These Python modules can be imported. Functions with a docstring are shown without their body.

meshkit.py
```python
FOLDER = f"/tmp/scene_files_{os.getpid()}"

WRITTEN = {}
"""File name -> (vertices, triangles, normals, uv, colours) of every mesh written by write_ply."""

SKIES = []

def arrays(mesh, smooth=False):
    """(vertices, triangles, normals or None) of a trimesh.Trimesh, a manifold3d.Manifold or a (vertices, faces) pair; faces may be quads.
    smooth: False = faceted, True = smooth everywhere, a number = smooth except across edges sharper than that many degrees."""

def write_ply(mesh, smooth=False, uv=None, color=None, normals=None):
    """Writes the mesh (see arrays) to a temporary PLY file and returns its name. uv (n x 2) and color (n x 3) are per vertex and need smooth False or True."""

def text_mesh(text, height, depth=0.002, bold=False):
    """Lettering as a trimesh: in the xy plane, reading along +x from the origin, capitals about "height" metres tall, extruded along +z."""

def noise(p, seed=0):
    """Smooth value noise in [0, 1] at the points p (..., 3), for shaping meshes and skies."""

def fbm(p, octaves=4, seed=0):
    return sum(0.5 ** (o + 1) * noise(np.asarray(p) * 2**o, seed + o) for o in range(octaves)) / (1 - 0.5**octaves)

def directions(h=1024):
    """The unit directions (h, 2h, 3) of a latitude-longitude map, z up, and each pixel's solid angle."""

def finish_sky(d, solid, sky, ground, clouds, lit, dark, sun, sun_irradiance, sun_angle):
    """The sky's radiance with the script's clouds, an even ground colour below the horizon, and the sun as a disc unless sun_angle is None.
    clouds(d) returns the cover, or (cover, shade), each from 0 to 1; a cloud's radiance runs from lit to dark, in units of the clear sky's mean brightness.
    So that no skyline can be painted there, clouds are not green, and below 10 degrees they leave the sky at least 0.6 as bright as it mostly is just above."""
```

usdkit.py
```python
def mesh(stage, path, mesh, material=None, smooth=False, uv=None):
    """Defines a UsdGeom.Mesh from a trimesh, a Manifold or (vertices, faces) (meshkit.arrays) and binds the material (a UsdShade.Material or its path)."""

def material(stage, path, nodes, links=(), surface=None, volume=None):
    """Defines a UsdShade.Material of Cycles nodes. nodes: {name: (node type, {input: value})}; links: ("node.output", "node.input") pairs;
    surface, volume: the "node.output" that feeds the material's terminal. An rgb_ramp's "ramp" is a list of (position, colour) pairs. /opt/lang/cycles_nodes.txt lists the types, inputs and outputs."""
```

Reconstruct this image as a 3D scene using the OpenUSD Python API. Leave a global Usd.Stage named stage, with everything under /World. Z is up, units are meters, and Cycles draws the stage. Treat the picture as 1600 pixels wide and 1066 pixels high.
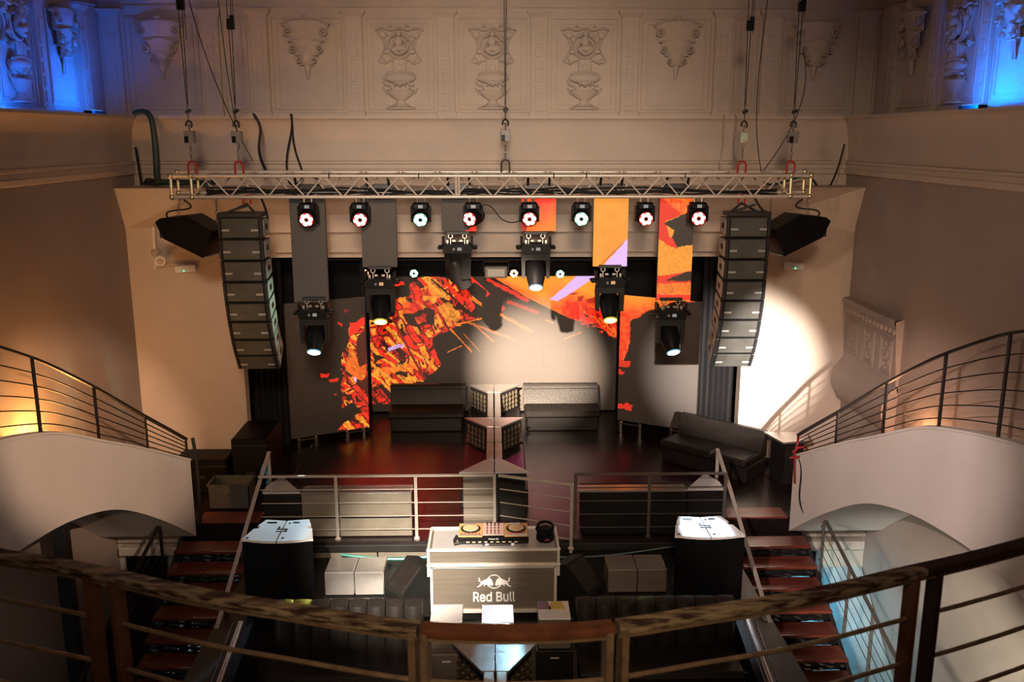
import math, random
import numpy as np, trimesh, usdkit, meshkit
from pxr import Usd, UsdGeom, UsdLux, UsdShade, Gf, Sdf, Vt
random.seed(7); RNG = np.random.default_rng(11)
stage = Usd.Stage.CreateInMemory()
UsdGeom.SetStageUpAxis(stage, UsdGeom.Tokens.z); UsdGeom.SetStageMetersPerUnit(stage, 1.0)
UsdGeom.Xform.Define(stage, '/World'); UsdGeom.Scope.Define(stage, '/World/Looks'); UsdGeom.Scope.Define(stage, '/World/Lights')

# ------------------------------------------------------------------ camera
FPX, PITCH, YAW, EYE = 1420.0, math.radians(12.65), math.radians(1.18), np.array([0, 0, 7.06])
_cy, _sy, _cp, _sp = math.cos(YAW), math.sin(YAW), math.cos(PITCH), math.sin(PITCH)
RT = np.array([_cy, -_sy, 0]); FW = np.array([_sy*_cp, _cy*_cp, -_sp]); UP = np.array([_sy*_sp, _cy*_sp, _cp])
cam = UsdGeom.Camera.Define(stage, '/World/Camera')
m = Gf.Matrix4d(*RT, 0, *UP, 0, *(-FW), 0, *EYE, 1)
cam.AddTransformOp().Set(m)
cam.CreateHorizontalApertureAttr(36.0); cam.CreateVerticalApertureAttr(36.0*1066/1600); cam.CreateFocalLengthAttr(36.0*FPX/1600)
cam.CreateClippingRangeAttr(Gf.Vec2f(0.05, 200)); cam.CreateFStopAttr(2.8); cam.CreateFocusDistanceAttr(12.5)
cam.CreateExposureAttr(0.0)

# ------------------------------------------------------------------ lights
def spot(name, pos, target, power, half, col, radius=0.06, soft=0.6):
    l = UsdLux.SphereLight.Define(stage, '/World/Lights/' + name)
    l.CreateRadiusAttr(radius); l.CreateIntensityAttr(power); l.CreateNormalizeAttr(True); l.CreateColorAttr(Gf.Vec3f(*col))
    s = UsdLux.ShapingAPI.Apply(l.GetPrim()); s.CreateShapingConeAngleAttr(half); s.CreateShapingConeSoftnessAttr(soft)
    p, t = np.array(pos, float), np.array(target, float); b = p - t; b /= np.linalg.norm(b)
    r = np.cross([0, 1, 0] if abs(b[2]) > .99 else [0, 0, 1], b); r /= np.linalg.norm(r); u = np.cross(b, r)
    l.AddTransformOp().Set(Gf.Matrix4d(*r, 0, *u, 0, *b, 0, *p, 1))
def bulb(name, pos, power, col, radius=0.06):
    l = UsdLux.SphereLight.Define(stage, '/World/Lights/' + name)
    l.CreateRadiusAttr(radius); l.CreateIntensityAttr(power); l.CreateNormalizeAttr(True); l.CreateColorAttr(Gf.Vec3f(*col)); l.AddTranslateOp().Set(Gf.Vec3d(*pos))
def rect(name, pos, target, w, h, power, col):
    l = UsdLux.RectLight.Define(stage, '/World/Lights/' + name)
    l.CreateWidthAttr(w); l.CreateHeightAttr(h); l.CreateIntensityAttr(power); l.CreateNormalizeAttr(True); l.CreateColorAttr(Gf.Vec3f(*col))
    p, t = np.array(pos, float), np.array(target, float); b = p - t; b /= np.linalg.norm(b)
    r = np.cross([0, 1, 0] if abs(b[2]) > .99 else [0, 0, 1], b); r /= np.linalg.norm(r); u = np.cross(b, r)
    l.AddTransformOp().Set(Gf.Matrix4d(*r, 0, *u, 0, *b, 0, *p, 1))
WARM = (1.0, .70, .47)
spot('hall_wash', (0, -2.0, 9.3), (0, 15, 4.8), 1400, 25, WARM, .5, 1.0)            # warm house light over the balcony
rect('hall_fill', (0, 0, 10.1), (0, 6, 2), 6, 2, 20, (1, .72, .55))
spot('front_of_house_stage', (-1.4, 0, 9.0), (.88, 18.5, 2.3), 46000, 4.7, (1, .77, .58), .06, 1.0)
spot('front_of_house_right', (3.4, 0, 6.95), (4.3, 15.4, 3.15), 20000, 5.6, (1, .86, .76), .06, 1.0)
spot('added_header_spot', (0, -1, 7.6), (0, 15.6, 5.6), 950, 16, (1, .86, .74), .3, 1.0)  # added to brighten the header; no such lamp known
spot('front_of_house_left', (-1.4, 0, 9.0), (-1.05, 11.3, 1.5), 9000, 6.6, (1, .84, .68), .04, 1.0)
spot('added_rail_spot', (0, -1.5, 8.4), (.1, 3.4, 5.05), 110, 15, (1, .68, .42), .15, 1.0)  # extra spot put in to lift the centre rail
spot('added_wall_wash_right', (-3, -1, 8.4), (5.9, 11, 5.0), 420, 17, (1, .72, .52), .3, 1.0)  # added from the left to raise the right wall
spot('added_blue_left_near', (-5.8, 12.4, 7.47), (-6.5, 12.2, 8.2), 24, 88, (0, .13, 1), .05, 1)  # second blue source added for spread, without a fixture
spot('blue_up_left', (-5.8, 14.5, 7.47), (-6.5, 14.4, 8.3), 34, 88, (.0, .13, 1), .05, 1)
spot('blue_up_right', (5.8, 11.8, 7.46), (6.5, 11.6, 7.8), 58, 88, (.0, .16, 1), .05, 1)
bulb('stair_lamp_left', (-5.70, 11.0, 3.2), 42, (1, .42, .10), .05)
bulb('stair_lamp_right', (5.70, 11.6, 3.0), 9, (1, .45, .2), .05)
spot('lower_bar_right', (2.9, 6.4, 1.6), (5.9, 10.2, -.6), 330, 33, (1, .95, .76), .15, .6)
spot('added_parapet_left', (2.5, -1, 9.2), (-4.8, 10.9, 3.5), 1700, 6.5, (1, .64, .44), .05, .6)  # added spot that brightens the left stair flank
spot('added_parapet_right', (-2.5, -1, 9.2), (4.75, 11.4, 2.6), 1700, 9, (1, .76, .70), .05, .6)  # likewise added, for the right stair flank
bulb('lower_bar_left', (-4.9, 6.3, 1.9), 5, (.8, .95, 1), .15)
rect('added_cyan_right', (4.74, 12.4, .45), (5.6, 12.3, -.6), 1.4, .05, 3, (.16, .66, .95))  # added cyan source hidden behind the stairs; no fitting built
spot('wash_red_left', (-2.3, 17.3, 4.6), (-1.4, 14.9, 1.36), 420, 26, (1, .02, .04), .08, 1)
spot('wash_green', (-1.0, 12.1, 5.95), (-3.05, 12.4, 4.7), 70, 15, (.55, 1, .68), .08, 1)
spot('wash_purple_right', (.45, 17.3, 4.55), (1.5, 14.9, 1.36), 210, 24, (1, .06, .28), .08, 1)
# ------------------------------------------------------------------ naming helpers
USED = {}
def numbered(parent, name):
    k = USED.get((parent, name), -1) + 1; USED[(parent, name)] = k
    return f'{parent}/{name}' + (f'_{k:03d}' if k else '')
def tags(prim, **kw):
    for k, v in kw.items():
        if v: prim.SetCustomDataByKey(k, v)
class T:                       # a thing: an Xform at its base; parts are authored in world coordinates unless local
    def __init__(s, name, label=None, cat=None, loc=(0, 0, 0), group=None, kind=None, rot=0, local=False):
        s.path = numbered('/World', name); s.loc = np.array(loc, float); s.local = local; s.name = name
        x = UsdGeom.Xform.Define(stage, s.path); x.AddTranslateOp().Set(Gf.Vec3d(*map(float, loc))); x.AddRotateZOp().Set(float(rot))
        tags(x.GetPrim(), label=label, category=cat, group=group, kind=kind); s.label, s.cat, s.group = label, cat, group
    def part(s, name, b, mat, parent=None, label=None, kind=None, smooth=35):
        p = numbered(parent or s.path, name)
        mesh = b.mesh() if isinstance(b, B) else b
        v = np.array(mesh.vertices) - (0 if s.local else s.loc)
        g = usdkit.mesh(stage, p, (v, np.array(mesh.faces)), MAT[mat], smooth=smooth)
        tags(g.GetPrim(), label=label, kind=kind)
        return p
    def each(s, name, b, mat, parent=None, **k):      # every primitive of the builder a part of its own
        for v, f, n0 in zip(b.v, b.f, np.cumsum([0]+[len(v) for v in b.v])): s.part(name, trimesh.Trimesh(v, f-n0, process=False), mat, parent, **k)
    def dup(s, loc, rot=0, label=None, group=None):
        p = numbered('/World', s.name); prim = stage.DefinePrim(p, 'Xform'); prim.GetReferences().AddInternalReference(s.path); prim.SetInstanceable(True)
        prim.GetAttribute('xformOp:translate').Set(Gf.Vec3d(*map(float, loc))); prim.GetAttribute('xformOp:rotateZ').Set(float(rot))
        tags(prim, label=label or s.label, category=s.cat, group=group or s.group)
def single(name, b, mat, label=None, cat=None, group=None, kind=None, smooth=35):
    p = numbered('/World', name); mesh = b.mesh() if isinstance(b, B) else b
    g = usdkit.mesh(stage, p, (np.array(mesh.vertices), np.array(mesh.faces)), MAT[mat], smooth=smooth)
    tags(g.GetPrim(), label=label, category=cat, group=group, kind=kind); return p
def at(x, y, Y=None, z=None, X=None):      # measured direction -> point of the room
    d = RT*(x-800)/FPX + UP*(533-y)/FPX + FW
    t = Y/d[1] if Y is not None else ((z-EYE[2])/d[2] if z is not None else X/d[0])
    return EYE + d*t

# ------------------------------------------------------------------ mesh builder
_S = np.array([[x, y, z] for x in (-1, 1) for y in (-1, 1) for z in (-1, 1)], float)
def _cb():
    pts = []
    for s in _S:
        for k in range(3):
            pts.append((s, k))
    P = np.array([[s[j]*(1 if j == k else .8) for j in range(3)] for s, k in pts])
    h = trimesh.convex.convex_hull(P); idx = [int(np.argmin(np.linalg.norm(P - q, axis=1))) for q in h.vertices]
    return [pts[i] for i in idx], np.array(h.faces)
_CBP, _CBF = _cb()
_CBS = np.array([s for s, k in _CBP]); _CBK = np.array([[1.0 if j == k else 0.0 for j in range(3)] for s, k in _CBP])
def rotz(a):
    c, s = math.cos(a), math.sin(a); return np.array([[c, -s, 0], [s, c, 0], [0, 0, 1]])
def rotx(a):
    c, s = math.cos(a), math.sin(a); return np.array([[1, 0, 0], [0, c, -s], [0, s, c]])
def roty(a):
    c, s = math.cos(a), math.sin(a); return np.array([[c, 0, s], [0, 1, 0], [-s, 0, c]])
def frame(d, up=(0, 0, 1)):    # columns: side, up, direction
    d = np.array(d, float); d /= np.linalg.norm(d); up = np.array(up, float)
    if abs(d @ up) > .98: up = np.array([0, 1.0, 0])
    s = np.cross(up, d); s /= np.linalg.norm(s); return np.stack([s, np.cross(d, s), d], 1)
class B:
    def __init__(s): s.v, s.f, s.n = [], [], 0
    def add(s, v, f, R=None, t=None):
        v = np.asarray(v, float)
        if R is not None: v = v @ np.asarray(R).T
        if t is not None: v = v + np.asarray(t, float)
        f = np.asarray(f, int)
        if f.shape[1] == 4: f = np.vstack([f[:, [0, 1, 2]], f[:, [0, 2, 3]]])
        s.v.append(v); s.f.append(f + s.n); s.n += len(v); return s
    def tm(s, m, R=None, t=None): return s.add(m.vertices, m.faces, R, t)
    def box(s, c, size, R=None, b=None):
        h = np.array(size, float)/2; b = min(h)*.12 if b is None else b; b = min(b, min(h)*.9)
        return s.add(_CBS*(h - b*(1-_CBK)), _CBF, R, c)
    def span(s, lo, hi, b=None): lo, hi = np.array(lo, float), np.array(hi, float); return s.box((lo+hi)/2, np.abs(hi-lo), None, b)
    def bar(s, p, q, w, h=None, up=(0, 0, 1), b=None):      # rectangular bar from p to q; w across, h along up
        p, q = np.array(p, float), np.array(q, float); F_ = frame(q-p, up)
        return s.box((p+q)/2, (w, h or w, np.linalg.norm(q-p)), F_, b)
    def cyl(s, p, q, r, r2=None, n=12, cap=True):
        p, q = np.array(p, float), np.array(q, float); F_ = frame(q-p); L = np.linalg.norm(q-p); r2 = r if r2 is None else r2
        return s.lathe([(r, 0), (r2, L)], F_, p, n, cap)
    def lathe(s, prof, R=None, t=None, n=16, cap=True, arc=None, sq=(1, 1)):  # profile (r, z) turned about local z
        prof = np.array(prof, float); a = np.arange(n)/n*2*np.pi
        v = np.stack([np.outer(prof[:, 0], np.cos(a))*sq[0], np.outer(prof[:, 0], np.sin(a))*sq[1], np.outer(prof[:, 1], np.ones(n))], -1).reshape(-1, 3)
        f = [(i*n+j, i*n+(j+1) % n, (i+1)*n+(j+1) % n, (i+1)*n+j) for i in range(len(prof)-1) for j in range(n)]
        s.add(v, f, R, t)
        if cap:
            for i, flip in ((0, True), (len(prof)-1, False)):
                ring = v[i*n:(i+1)*n]; c = ring.mean(0)
                ff = [(j, (j+1) % n, n) if not flip else ((j+1) % n, j, n) for j in range(n)]
                s.add(np.vstack([ring, c]), ff, R, t)
        return s
    def tube(s, pts, r, n=8, closed=False, prof=None, up=None):
        p = np.array(pts, float); k = len(p); t = np.gradient(p, axis=0)
        if closed: t = np.roll(p, -1, 0) - np.roll(p, 1, 0)
        t /= np.linalg.norm(t, axis=1, keepdims=True)+1e-12; rr = np.broadcast_to(r, (k,))
        if up is None:
            u = np.cross(t[0], [0, 0, 1.0] if abs(t[0][2]) < .9 else [1.0, 0, 0]); us = []
            for i in range(k):
                u = u - t[i]*(u @ t[i]); u /= np.linalg.norm(u)+1e-12; us.append(u)
            us = np.array(us)
        else:
            us = np.cross(np.broadcast_to(up, t.shape), t); us /= np.linalg.norm(us, axis=1, keepdims=True)+1e-12
        ws = np.cross(t, us)
        if prof is None:
            a = np.arange(n)/n*2*np.pi; prof = np.stack([np.cos(a), np.sin(a)], 1)
        prof = np.array(prof, float); n = len(prof)
        v = (p[:, None] + rr[:, None, None]*(prof[None, :, :1]*us[:, None] + prof[None, :, 1:]*ws[:, None])).reshape(-1, 3)
        rows = k if closed else k-1
        f = [(i*n+j, i*n+(j+1) % n, ((i+1) % k)*n+(j+1) % n, ((i+1) % k)*n+j) for i in range(rows) for j in range(n)]
        s.add(v, f)
        if not closed:
            for i, fl in ((0, 1), (k-1, 0)):
                ring = v[i*n:(i+1)*n]; c = ring.mean(0); s.add(np.vstack([ring, c]), [((j+1) % n, j, n) if fl else (j, (j+1) % n, n) for j in range(n)])
        return s
    def prism(s, poly, h, R=None, t=None):      # polygon in local xy (any), extruded along local z from 0 to h
        from shapely.geometry import Polygon
        m_ = trimesh.creation.extrude_polygon(Polygon(poly).buffer(0), h, engine='earcut'); return s.add(m_.vertices, m_.faces, R, t)
    def ball(s, c, r, R=None, sub=2):
        m_ = trimesh.creation.icosphere(sub, 1.0); return s.add(m_.vertices*np.array(r), m_.faces, R, c)
    def torus(s, c, R_, r, rot=None, n=20, k=8, a0=0, a1=2*np.pi):
        full = abs(a1-a0-2*np.pi) < 1e-6; a = np.linspace(a0, a1, n, endpoint=not full)
        p = np.stack([np.cos(a)*R_, np.sin(a)*R_, 0*a], 1)
        if rot is not None: p = p @ np.asarray(rot).T
        return s.tube(p + np.array(c, float), r, k, closed=full)
    def hull(s, pts):
        h = trimesh.convex.convex_hull(np.array(pts, float)); return s.add(h.vertices, h.faces)
    def quad(s, a, b, c, d): return s.add([a, b, c, d], [(0, 1, 2, 3)])
    def grid(s, P):                              # P (m, n, 3)
        P = np.asarray(P, float); m_, n_ = P.shape[:2]
        f = [(i*n_+j, i*n_+j+1, (i+1)*n_+j+1, (i+1)*n_+j) for i in range(m_-1) for j in range(n_-1)]; return s.add(P.reshape(-1, 3), f)
    def mesh(s): return trimesh.Trimesh(np.vstack(s.v), np.vstack(s.f), process=False)
    def mirror(s):
        o = B(); o.v = [v*np.array([-1, 1, 1]) for v in s.v]; o.f = [f[:, ::-1] for f in s.f]; o.n = s.n; return o

# ------------------------------------------------------------------ materials
MAT = {}
def mat(name, col, rough=.5, metal=0.0, var=0.0, scale=3.0, bump=0.0, bscale=40.0, stretch=(1, 1, 1), col2=None, spec=.5, coat=0.0, ramp=(.35, .7)):
    nodes = {'p': ('principled_bsdf', {'base_color': col, 'roughness': rough, 'metallic': metal, 'specular_ior_level': spec, 'coat_weight': coat})}; links = []
    nodes['g'] = ('geometry', {}); nodes['m'] = ('mapping', {'scale': stretch}); links.append(('g.position', 'm.vector'))
    if var or col2:
        c2 = col2 or tuple(c*(1-var) for c in col)
        nodes['n'] = ('noise_texture', {'scale': scale, 'detail': 6.0, 'roughness': .6}); nodes['r'] = ('rgb_ramp', {'ramp': [(ramp[0], c2), (ramp[1], col)]})
        links += [('m.vector', 'n.vector'), ('n.fac', 'r.fac'), ('r.color', 'p.base_color')]
    if bump:
        nodes['bn'] = ('noise_texture', {'scale': bscale, 'detail': 4.0}); nodes['b'] = ('bump', {'strength': bump, 'distance': .01})
        links += [('m.vector', 'bn.vector'), ('bn.fac', 'b.height'), ('b.normal', 'p.normal')]
    MAT[name] = usdkit.material(stage, '/World/Looks/' + name, nodes, links, surface='p.BSDF')
def glow(name, col, strength, base=(.02, .02, .02)):
    MAT[name] = usdkit.material(stage, '/World/Looks/' + name, {'p': ('principled_bsdf', {'base_color': base, 'roughness': .4, 'emission_color': col, 'emission_strength': strength})}, [], surface='p.BSDF')
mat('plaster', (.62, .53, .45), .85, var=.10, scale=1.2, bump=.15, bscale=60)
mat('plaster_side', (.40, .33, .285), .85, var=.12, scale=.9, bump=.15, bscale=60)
mat('plaster_white', (.72, .68, .63), .7, var=.06, scale=1.5, bump=.08, bscale=50)
mat('plaster_low', (.52, .50, .44), .8, var=.1, scale=1.2)
mat('black_paint', (.008, .008, .009), .55, spec=.25, var=.3, scale=4)
mat('stage_floor', (.02, .013, .014), .27, spec=.35, var=.5, scale=5, bump=.12, bscale=9)
mat('drape', (.006, .006, .007), .9)
mat('grey_panel', (.25, .225, .18), .45, var=.3, scale=2.5, bump=.1, bscale=12)
mat('dark_panel', (.02, .019, .019), .4, var=.3, scale=3, spec=.3)
mat('leather', (.022, .019, .017), .42, var=.3, scale=6, bump=.25, bscale=30, spec=.3)
mat('steel', (.62, .58, .53), .3, 1.0, var=.15, scale=8)
mat('mirror_steel', (.70, .68, .66), .22, .8, var=.15, scale=5)
mat('brushed', (.34, .30, .25), .42, .6, var=.2, scale=30, stretch=(.05, 1, 1))
mat('truss_metal', (.72, .64, .56), .45, .45, var=.1, scale=9)
mat('truss_end', (.75, .68, .42), .4, .8, var=.1)
mat('dark_metal', (.05, .05, .052), .42, .6, var=.2)
mat('rail_steel', (.60, .55, .50), .4, .4, var=.15, scale=7)
mat('rail_mid', (.16, .145, .135), .4, .5, var=.2)
mat('rail_dark', (.03, .024, .022), .45, .4, var=.3)
mat('black_plastic', (.005, .005, .006), .45, var=.2, spec=.16)
mat('cabinet_black', (.012, .013, .013), .6, spec=.25, var=.25, scale=8, bump=.15, bscale=120)
mat('grille', (.085, .087, .078), .6, 0.0, spec=.3, var=.5, scale=2.0, bump=.3, bscale=400)
mat('cabinet_side', (.42, .43, .41), .5, var=.25, scale=6)
mat('name_plate', (.3, .3, .29), .5)
mat('chain', (.6, .56, .5), .35, 1.0)
mat('red_shackle', (.45, .03, .025), .4, .2)
mat('hoist_grey', (.22, .21, .2), .5, var=.2)
mat('hoist_green', (.45, .55, .42), .5)
mat('cable_black', (.01, .01, .01), .6)
mat('cable_green', (.012, .06, .05), .5)
mat('cable_mint', (.03, .25, .21), .4)
mat('red_wood', (.24, .055, .034), .28, var=.55, scale=7, stretch=(.5, 4, 4), bump=.05)
mat('red_wood_b', (.19, .043, .028), .3, var=.5, scale=7, stretch=(.5, 4, 4), bump=.05)
mat('riser_black', (.008, .008, .009), .05, coat=.8)
mat('worn_wood', (.30, .23, .13), .5, spec=.25, col2=(.04, .018, .012), scale=5, stretch=(1.2, 5, 12), bump=.5, bscale=18, ramp=(.42, .58))
mat('brown_wood', (.20, .075, .035), .5, spec=.2, var=.5, scale=9, bump=.2, bscale=20)
mat('balcony_paint', (.06, .03, .02), .55, spec=.2, var=.5, scale=10)
mat('bar_paint', (.36, .25, .14), .45, .3, var=.5, scale=14)
mat('white_board', (.82, .82, .82), .35, var=.04)
mat('silver_top', (.75, .75, .76), .35, .5, var=.1)
mat('gold', (.90, .56, .22), .4, .3, var=.1, scale=20)
mat('gold_pale', (.95, .70, .42), .35, .3)
mat('mixer_pink', (.85, .58, .52), .4, .2)
mat('knob', (.02, .02, .02), .4)
mat('crate', (.055, .06, .06), .55, var=.12)
mat('case_white', (.80, .77, .72), .4, .3, var=.06)
mat('lens_off', (.05, .05, .06), .1, 0, coat=1)
mat('yellow_light', (.62, .48, .10), .5)
mat('violet_light', (.24, .14, .24), .5)
mat('red_cloth', (.30, .01, .015), .7)
mat('blue_tape', (.02, .30, .55), .4)
mat('white_plastic', (.75, .73, .68), .45)
mat('beige_plastic', (.48, .40, .33), .5)
mat('poster_red', (.60, .03, .06), .5)
mat('poster_white', (.80, .76, .82), .5)
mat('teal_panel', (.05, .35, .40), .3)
mat('pale_ramp', (.42, .57, .62), .55, var=.05)  # pale blue is the ramp's own paint
mat('grey_lamp', (.30, .29, .27), .45)
mat('bottle_glass', (.35, .30, .22), .1, .7, var=.4, scale=20)
glow('petal_red', (1, .62, .52), 3.2); glow('halo_red', (1, .03, .02), 1.1)
glow('petal_white', (.95, 1, .90), 3.0); glow('halo_green', (.25, 1, .6), .6)
glow('petal_orange', (1, .72, .5), 3.0); glow('halo_orange', (1, .2, .03), 1.0)
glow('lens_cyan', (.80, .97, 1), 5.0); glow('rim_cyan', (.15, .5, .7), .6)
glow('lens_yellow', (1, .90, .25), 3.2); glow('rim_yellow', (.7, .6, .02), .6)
glow('led_green', (.1, 1, .5), 3); glow('display', (1, .5, .2), .7); glow('display_dim', (.8, .8, .75), .3)
MAT['led_face'] = usdkit.material(stage, '/World/Looks/led_face', {'a': ('attribute', {'attribute': 'emit'}), 'p': ('principled_bsdf', {'base_color': (.09, .08, .073), 'roughness': .6, 'emission_strength': 1.0, 'specular_ior_level': .3})}, [('a.color', 'p.emission_color')], surface='p.BSDF')

# ------------------------------------------------------------------ room shell
WX, FX, LX = 5.9, 6.5, 5.7          # side wall, frieze wall and ledge lip
CY, OY, OX = 14.75, 15.6, 4.4       # proscenium corner, opening plane and half width
zL, zC, zB = 7.39, 6.62, 6.28       # ledge, cornice and bulkhead heights
LY, BY, FY = 15.1, 15.3, 15.9       # ledge lip, cornice wall, frieze wall
def profile_run(b, prof, path):     # prof: (out, z); path: [(x, y, nx, ny)]
    b.grid(np.array([[(x+nx*o, y+ny*o, z) for o, z in prof] for x, y, nx, ny in path]))
def cove(b, sx):
    a = np.linspace(0, np.pi/2, 9); return [(sx*(1-math.cos(t)), math.sin(t)) for t in a]
# side walls, from the cellar to the cornice, with the cove above and the frieze wall behind the ledge
for sx, side in ((-1, 'left'), (1, 'right')):
    b = B(); b.span((sx*WX, -4, -1.6), (sx*(WX+.35), BY+.3, zC+.1), .005)
    w = T('wall_' + side, kind='structure', label=f'tall plain plaster side wall on the {side} of the hall', cat='wall')
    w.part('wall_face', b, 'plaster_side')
    b = B(); pr = [(.02, zC-.16), (.05, zC-.15), (.06, zC-.08), (.03, zC-.06), (.035, zC), (.07, zC+.015), (.07, zC+.05), (.02, zC+.06)]
    profile_run(b, [(o, z) for o, z in pr], [(sx*WX, -4, -sx, 0), (sx*WX, BY, -sx, 0)]); w.part('cornice', b, 'plaster')
    b = B(); pr = [((WX-LX)*(1-math.cos(t)), zC+.06+(zL-zC-.1)*math.sin(t)) for t in np.linspace(0, np.pi/2, 10)] + [(WX-LX, zL), (-.6, zL)]
    profile_run(b, pr, [(sx*WX, -4, -sx, 0), (sx*WX, BY, -sx, 0)]); w.part('cove', b, 'plaster')
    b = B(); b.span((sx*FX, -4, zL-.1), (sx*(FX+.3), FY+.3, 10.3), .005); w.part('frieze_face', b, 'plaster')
    if side == 'left': WL = w
    else: WR = w
b = B(); b.span((-FX-.3, FY, 5), (FX+.3, FY+.3, 10.3), .005)
WB = T('wall_back', kind='structure', label='plaster back wall above the stage with moulded frieze and cove', cat='wall'); WB.part('frieze_face', b, 'plaster')
b = B(); b.span((-WX-.2, BY, 5.5), (WX+.2, BY+.3, zC+.1), .005); WB.part('wall_face', b, 'plaster')
b = B(); pr = [(.02, zC-.16), (.05, zC-.15), (.06, zC-.08), (.03, zC-.06), (.035, zC), (.07, zC+.015), (.07, zC+.05), (.02, zC+.06)]
profile_run(b, pr, [(-WX, BY, 0, -1), (WX, BY, 0, -1)]); WB.part('cornice', b, 'plaster')
b = B(); pr = [((BY-LY)*(1-math.cos(t)), zC+.06+(zL-zC-.1)*math.sin(t)) for t in np.linspace(0, np.pi/2, 10)] + [(BY-LY, zL), (-.7, zL)]
profile_run(b, pr, [(-WX, BY, 0, -1), (WX, BY, 0, -1)]); WB.part('cove', b, 'plaster')
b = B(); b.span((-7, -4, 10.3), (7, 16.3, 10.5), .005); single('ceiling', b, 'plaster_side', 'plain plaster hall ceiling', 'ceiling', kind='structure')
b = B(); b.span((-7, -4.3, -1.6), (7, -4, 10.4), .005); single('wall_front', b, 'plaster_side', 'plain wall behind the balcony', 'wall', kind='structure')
# bulkhead and splayed proscenium wall
b = B(); zc, zt = 5.62, zB
cl, ol, orr, cr = (-WX, CY), (-OX, OY), (OX, OY), (WX, CY)
low = [cl, ol, orr, cr]; top = [(-WX, 14.45), (-OX, 14.45), (OX, 14.45), (WX, 14.45)]
for i in range(3):
    b.quad((*low[i], zc), (*low[i+1], zc), (*top[i+1], zt), (*top[i], zt))
    b.quad((*top[i], zt), (*top[i+1], zt), (top[i+1][0], BY, zt), (top[i][0], BY, zt))
for p, q in ((cl, ol), (orr, cr)): b.quad((*p, 1.0), (*q, 1.0), (*q, zc), (*p, zc))
zh = 5.13; b.quad((*ol, zh), (*orr, zh), (*orr, zc), (*ol, zc)); b.quad((*ol, zh), (ol[0], OY+.25, zh), (orr[0], OY+.25, zh), (*orr, zh))
b.quad((-OX, OY, zc), (-OX, OY+.25, zc), (-OX, OY+.25, 1.0), (-OX, OY, 1.0)); b.quad((OX, OY, zc), (OX, OY+.25, zc), (OX, OY+.25, 1.0), (OX, OY, 1.0))
PW = T('wall_back', kind='structure', label='plaster proscenium wall with flared bulkhead around the stage opening', cat='wall'); PW.part('wall_face', b, 'plaster')
b = B()
for p, q in ((cl, ol), (orr, cr)):
    p, q = np.array(p), np.array(q); n = np.array([-(q-p)[1], (q-p)[0]]); n /= np.linalg.norm(n); n *= -1 if n[1] > 0 else 1
    c = (p+q)/2+n*.012; d = (q-p); b.box((*c, 1.36+.05), (np.linalg.norm(d), .03, .1), rotz(math.atan2(d[1], d[0])))
PW.part('skirting', b, 'black_paint')
# stage box behind the opening
b = B(); b.span((-6.2, 19.0, 0), (6.2, 19.2, 6), .005); b.span((-6.2, OY+.26, 5.5), (6.2, 19.1, 5.6), .005)
for sx in (-1, 1): b.span((sx*4.95, OY+.26, 1), (sx*5.05, 19.1, 5.6), .005)
single('wall_back', b, 'drape', 'black walls and ceiling of the stage box', 'wall', kind='structure')
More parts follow.
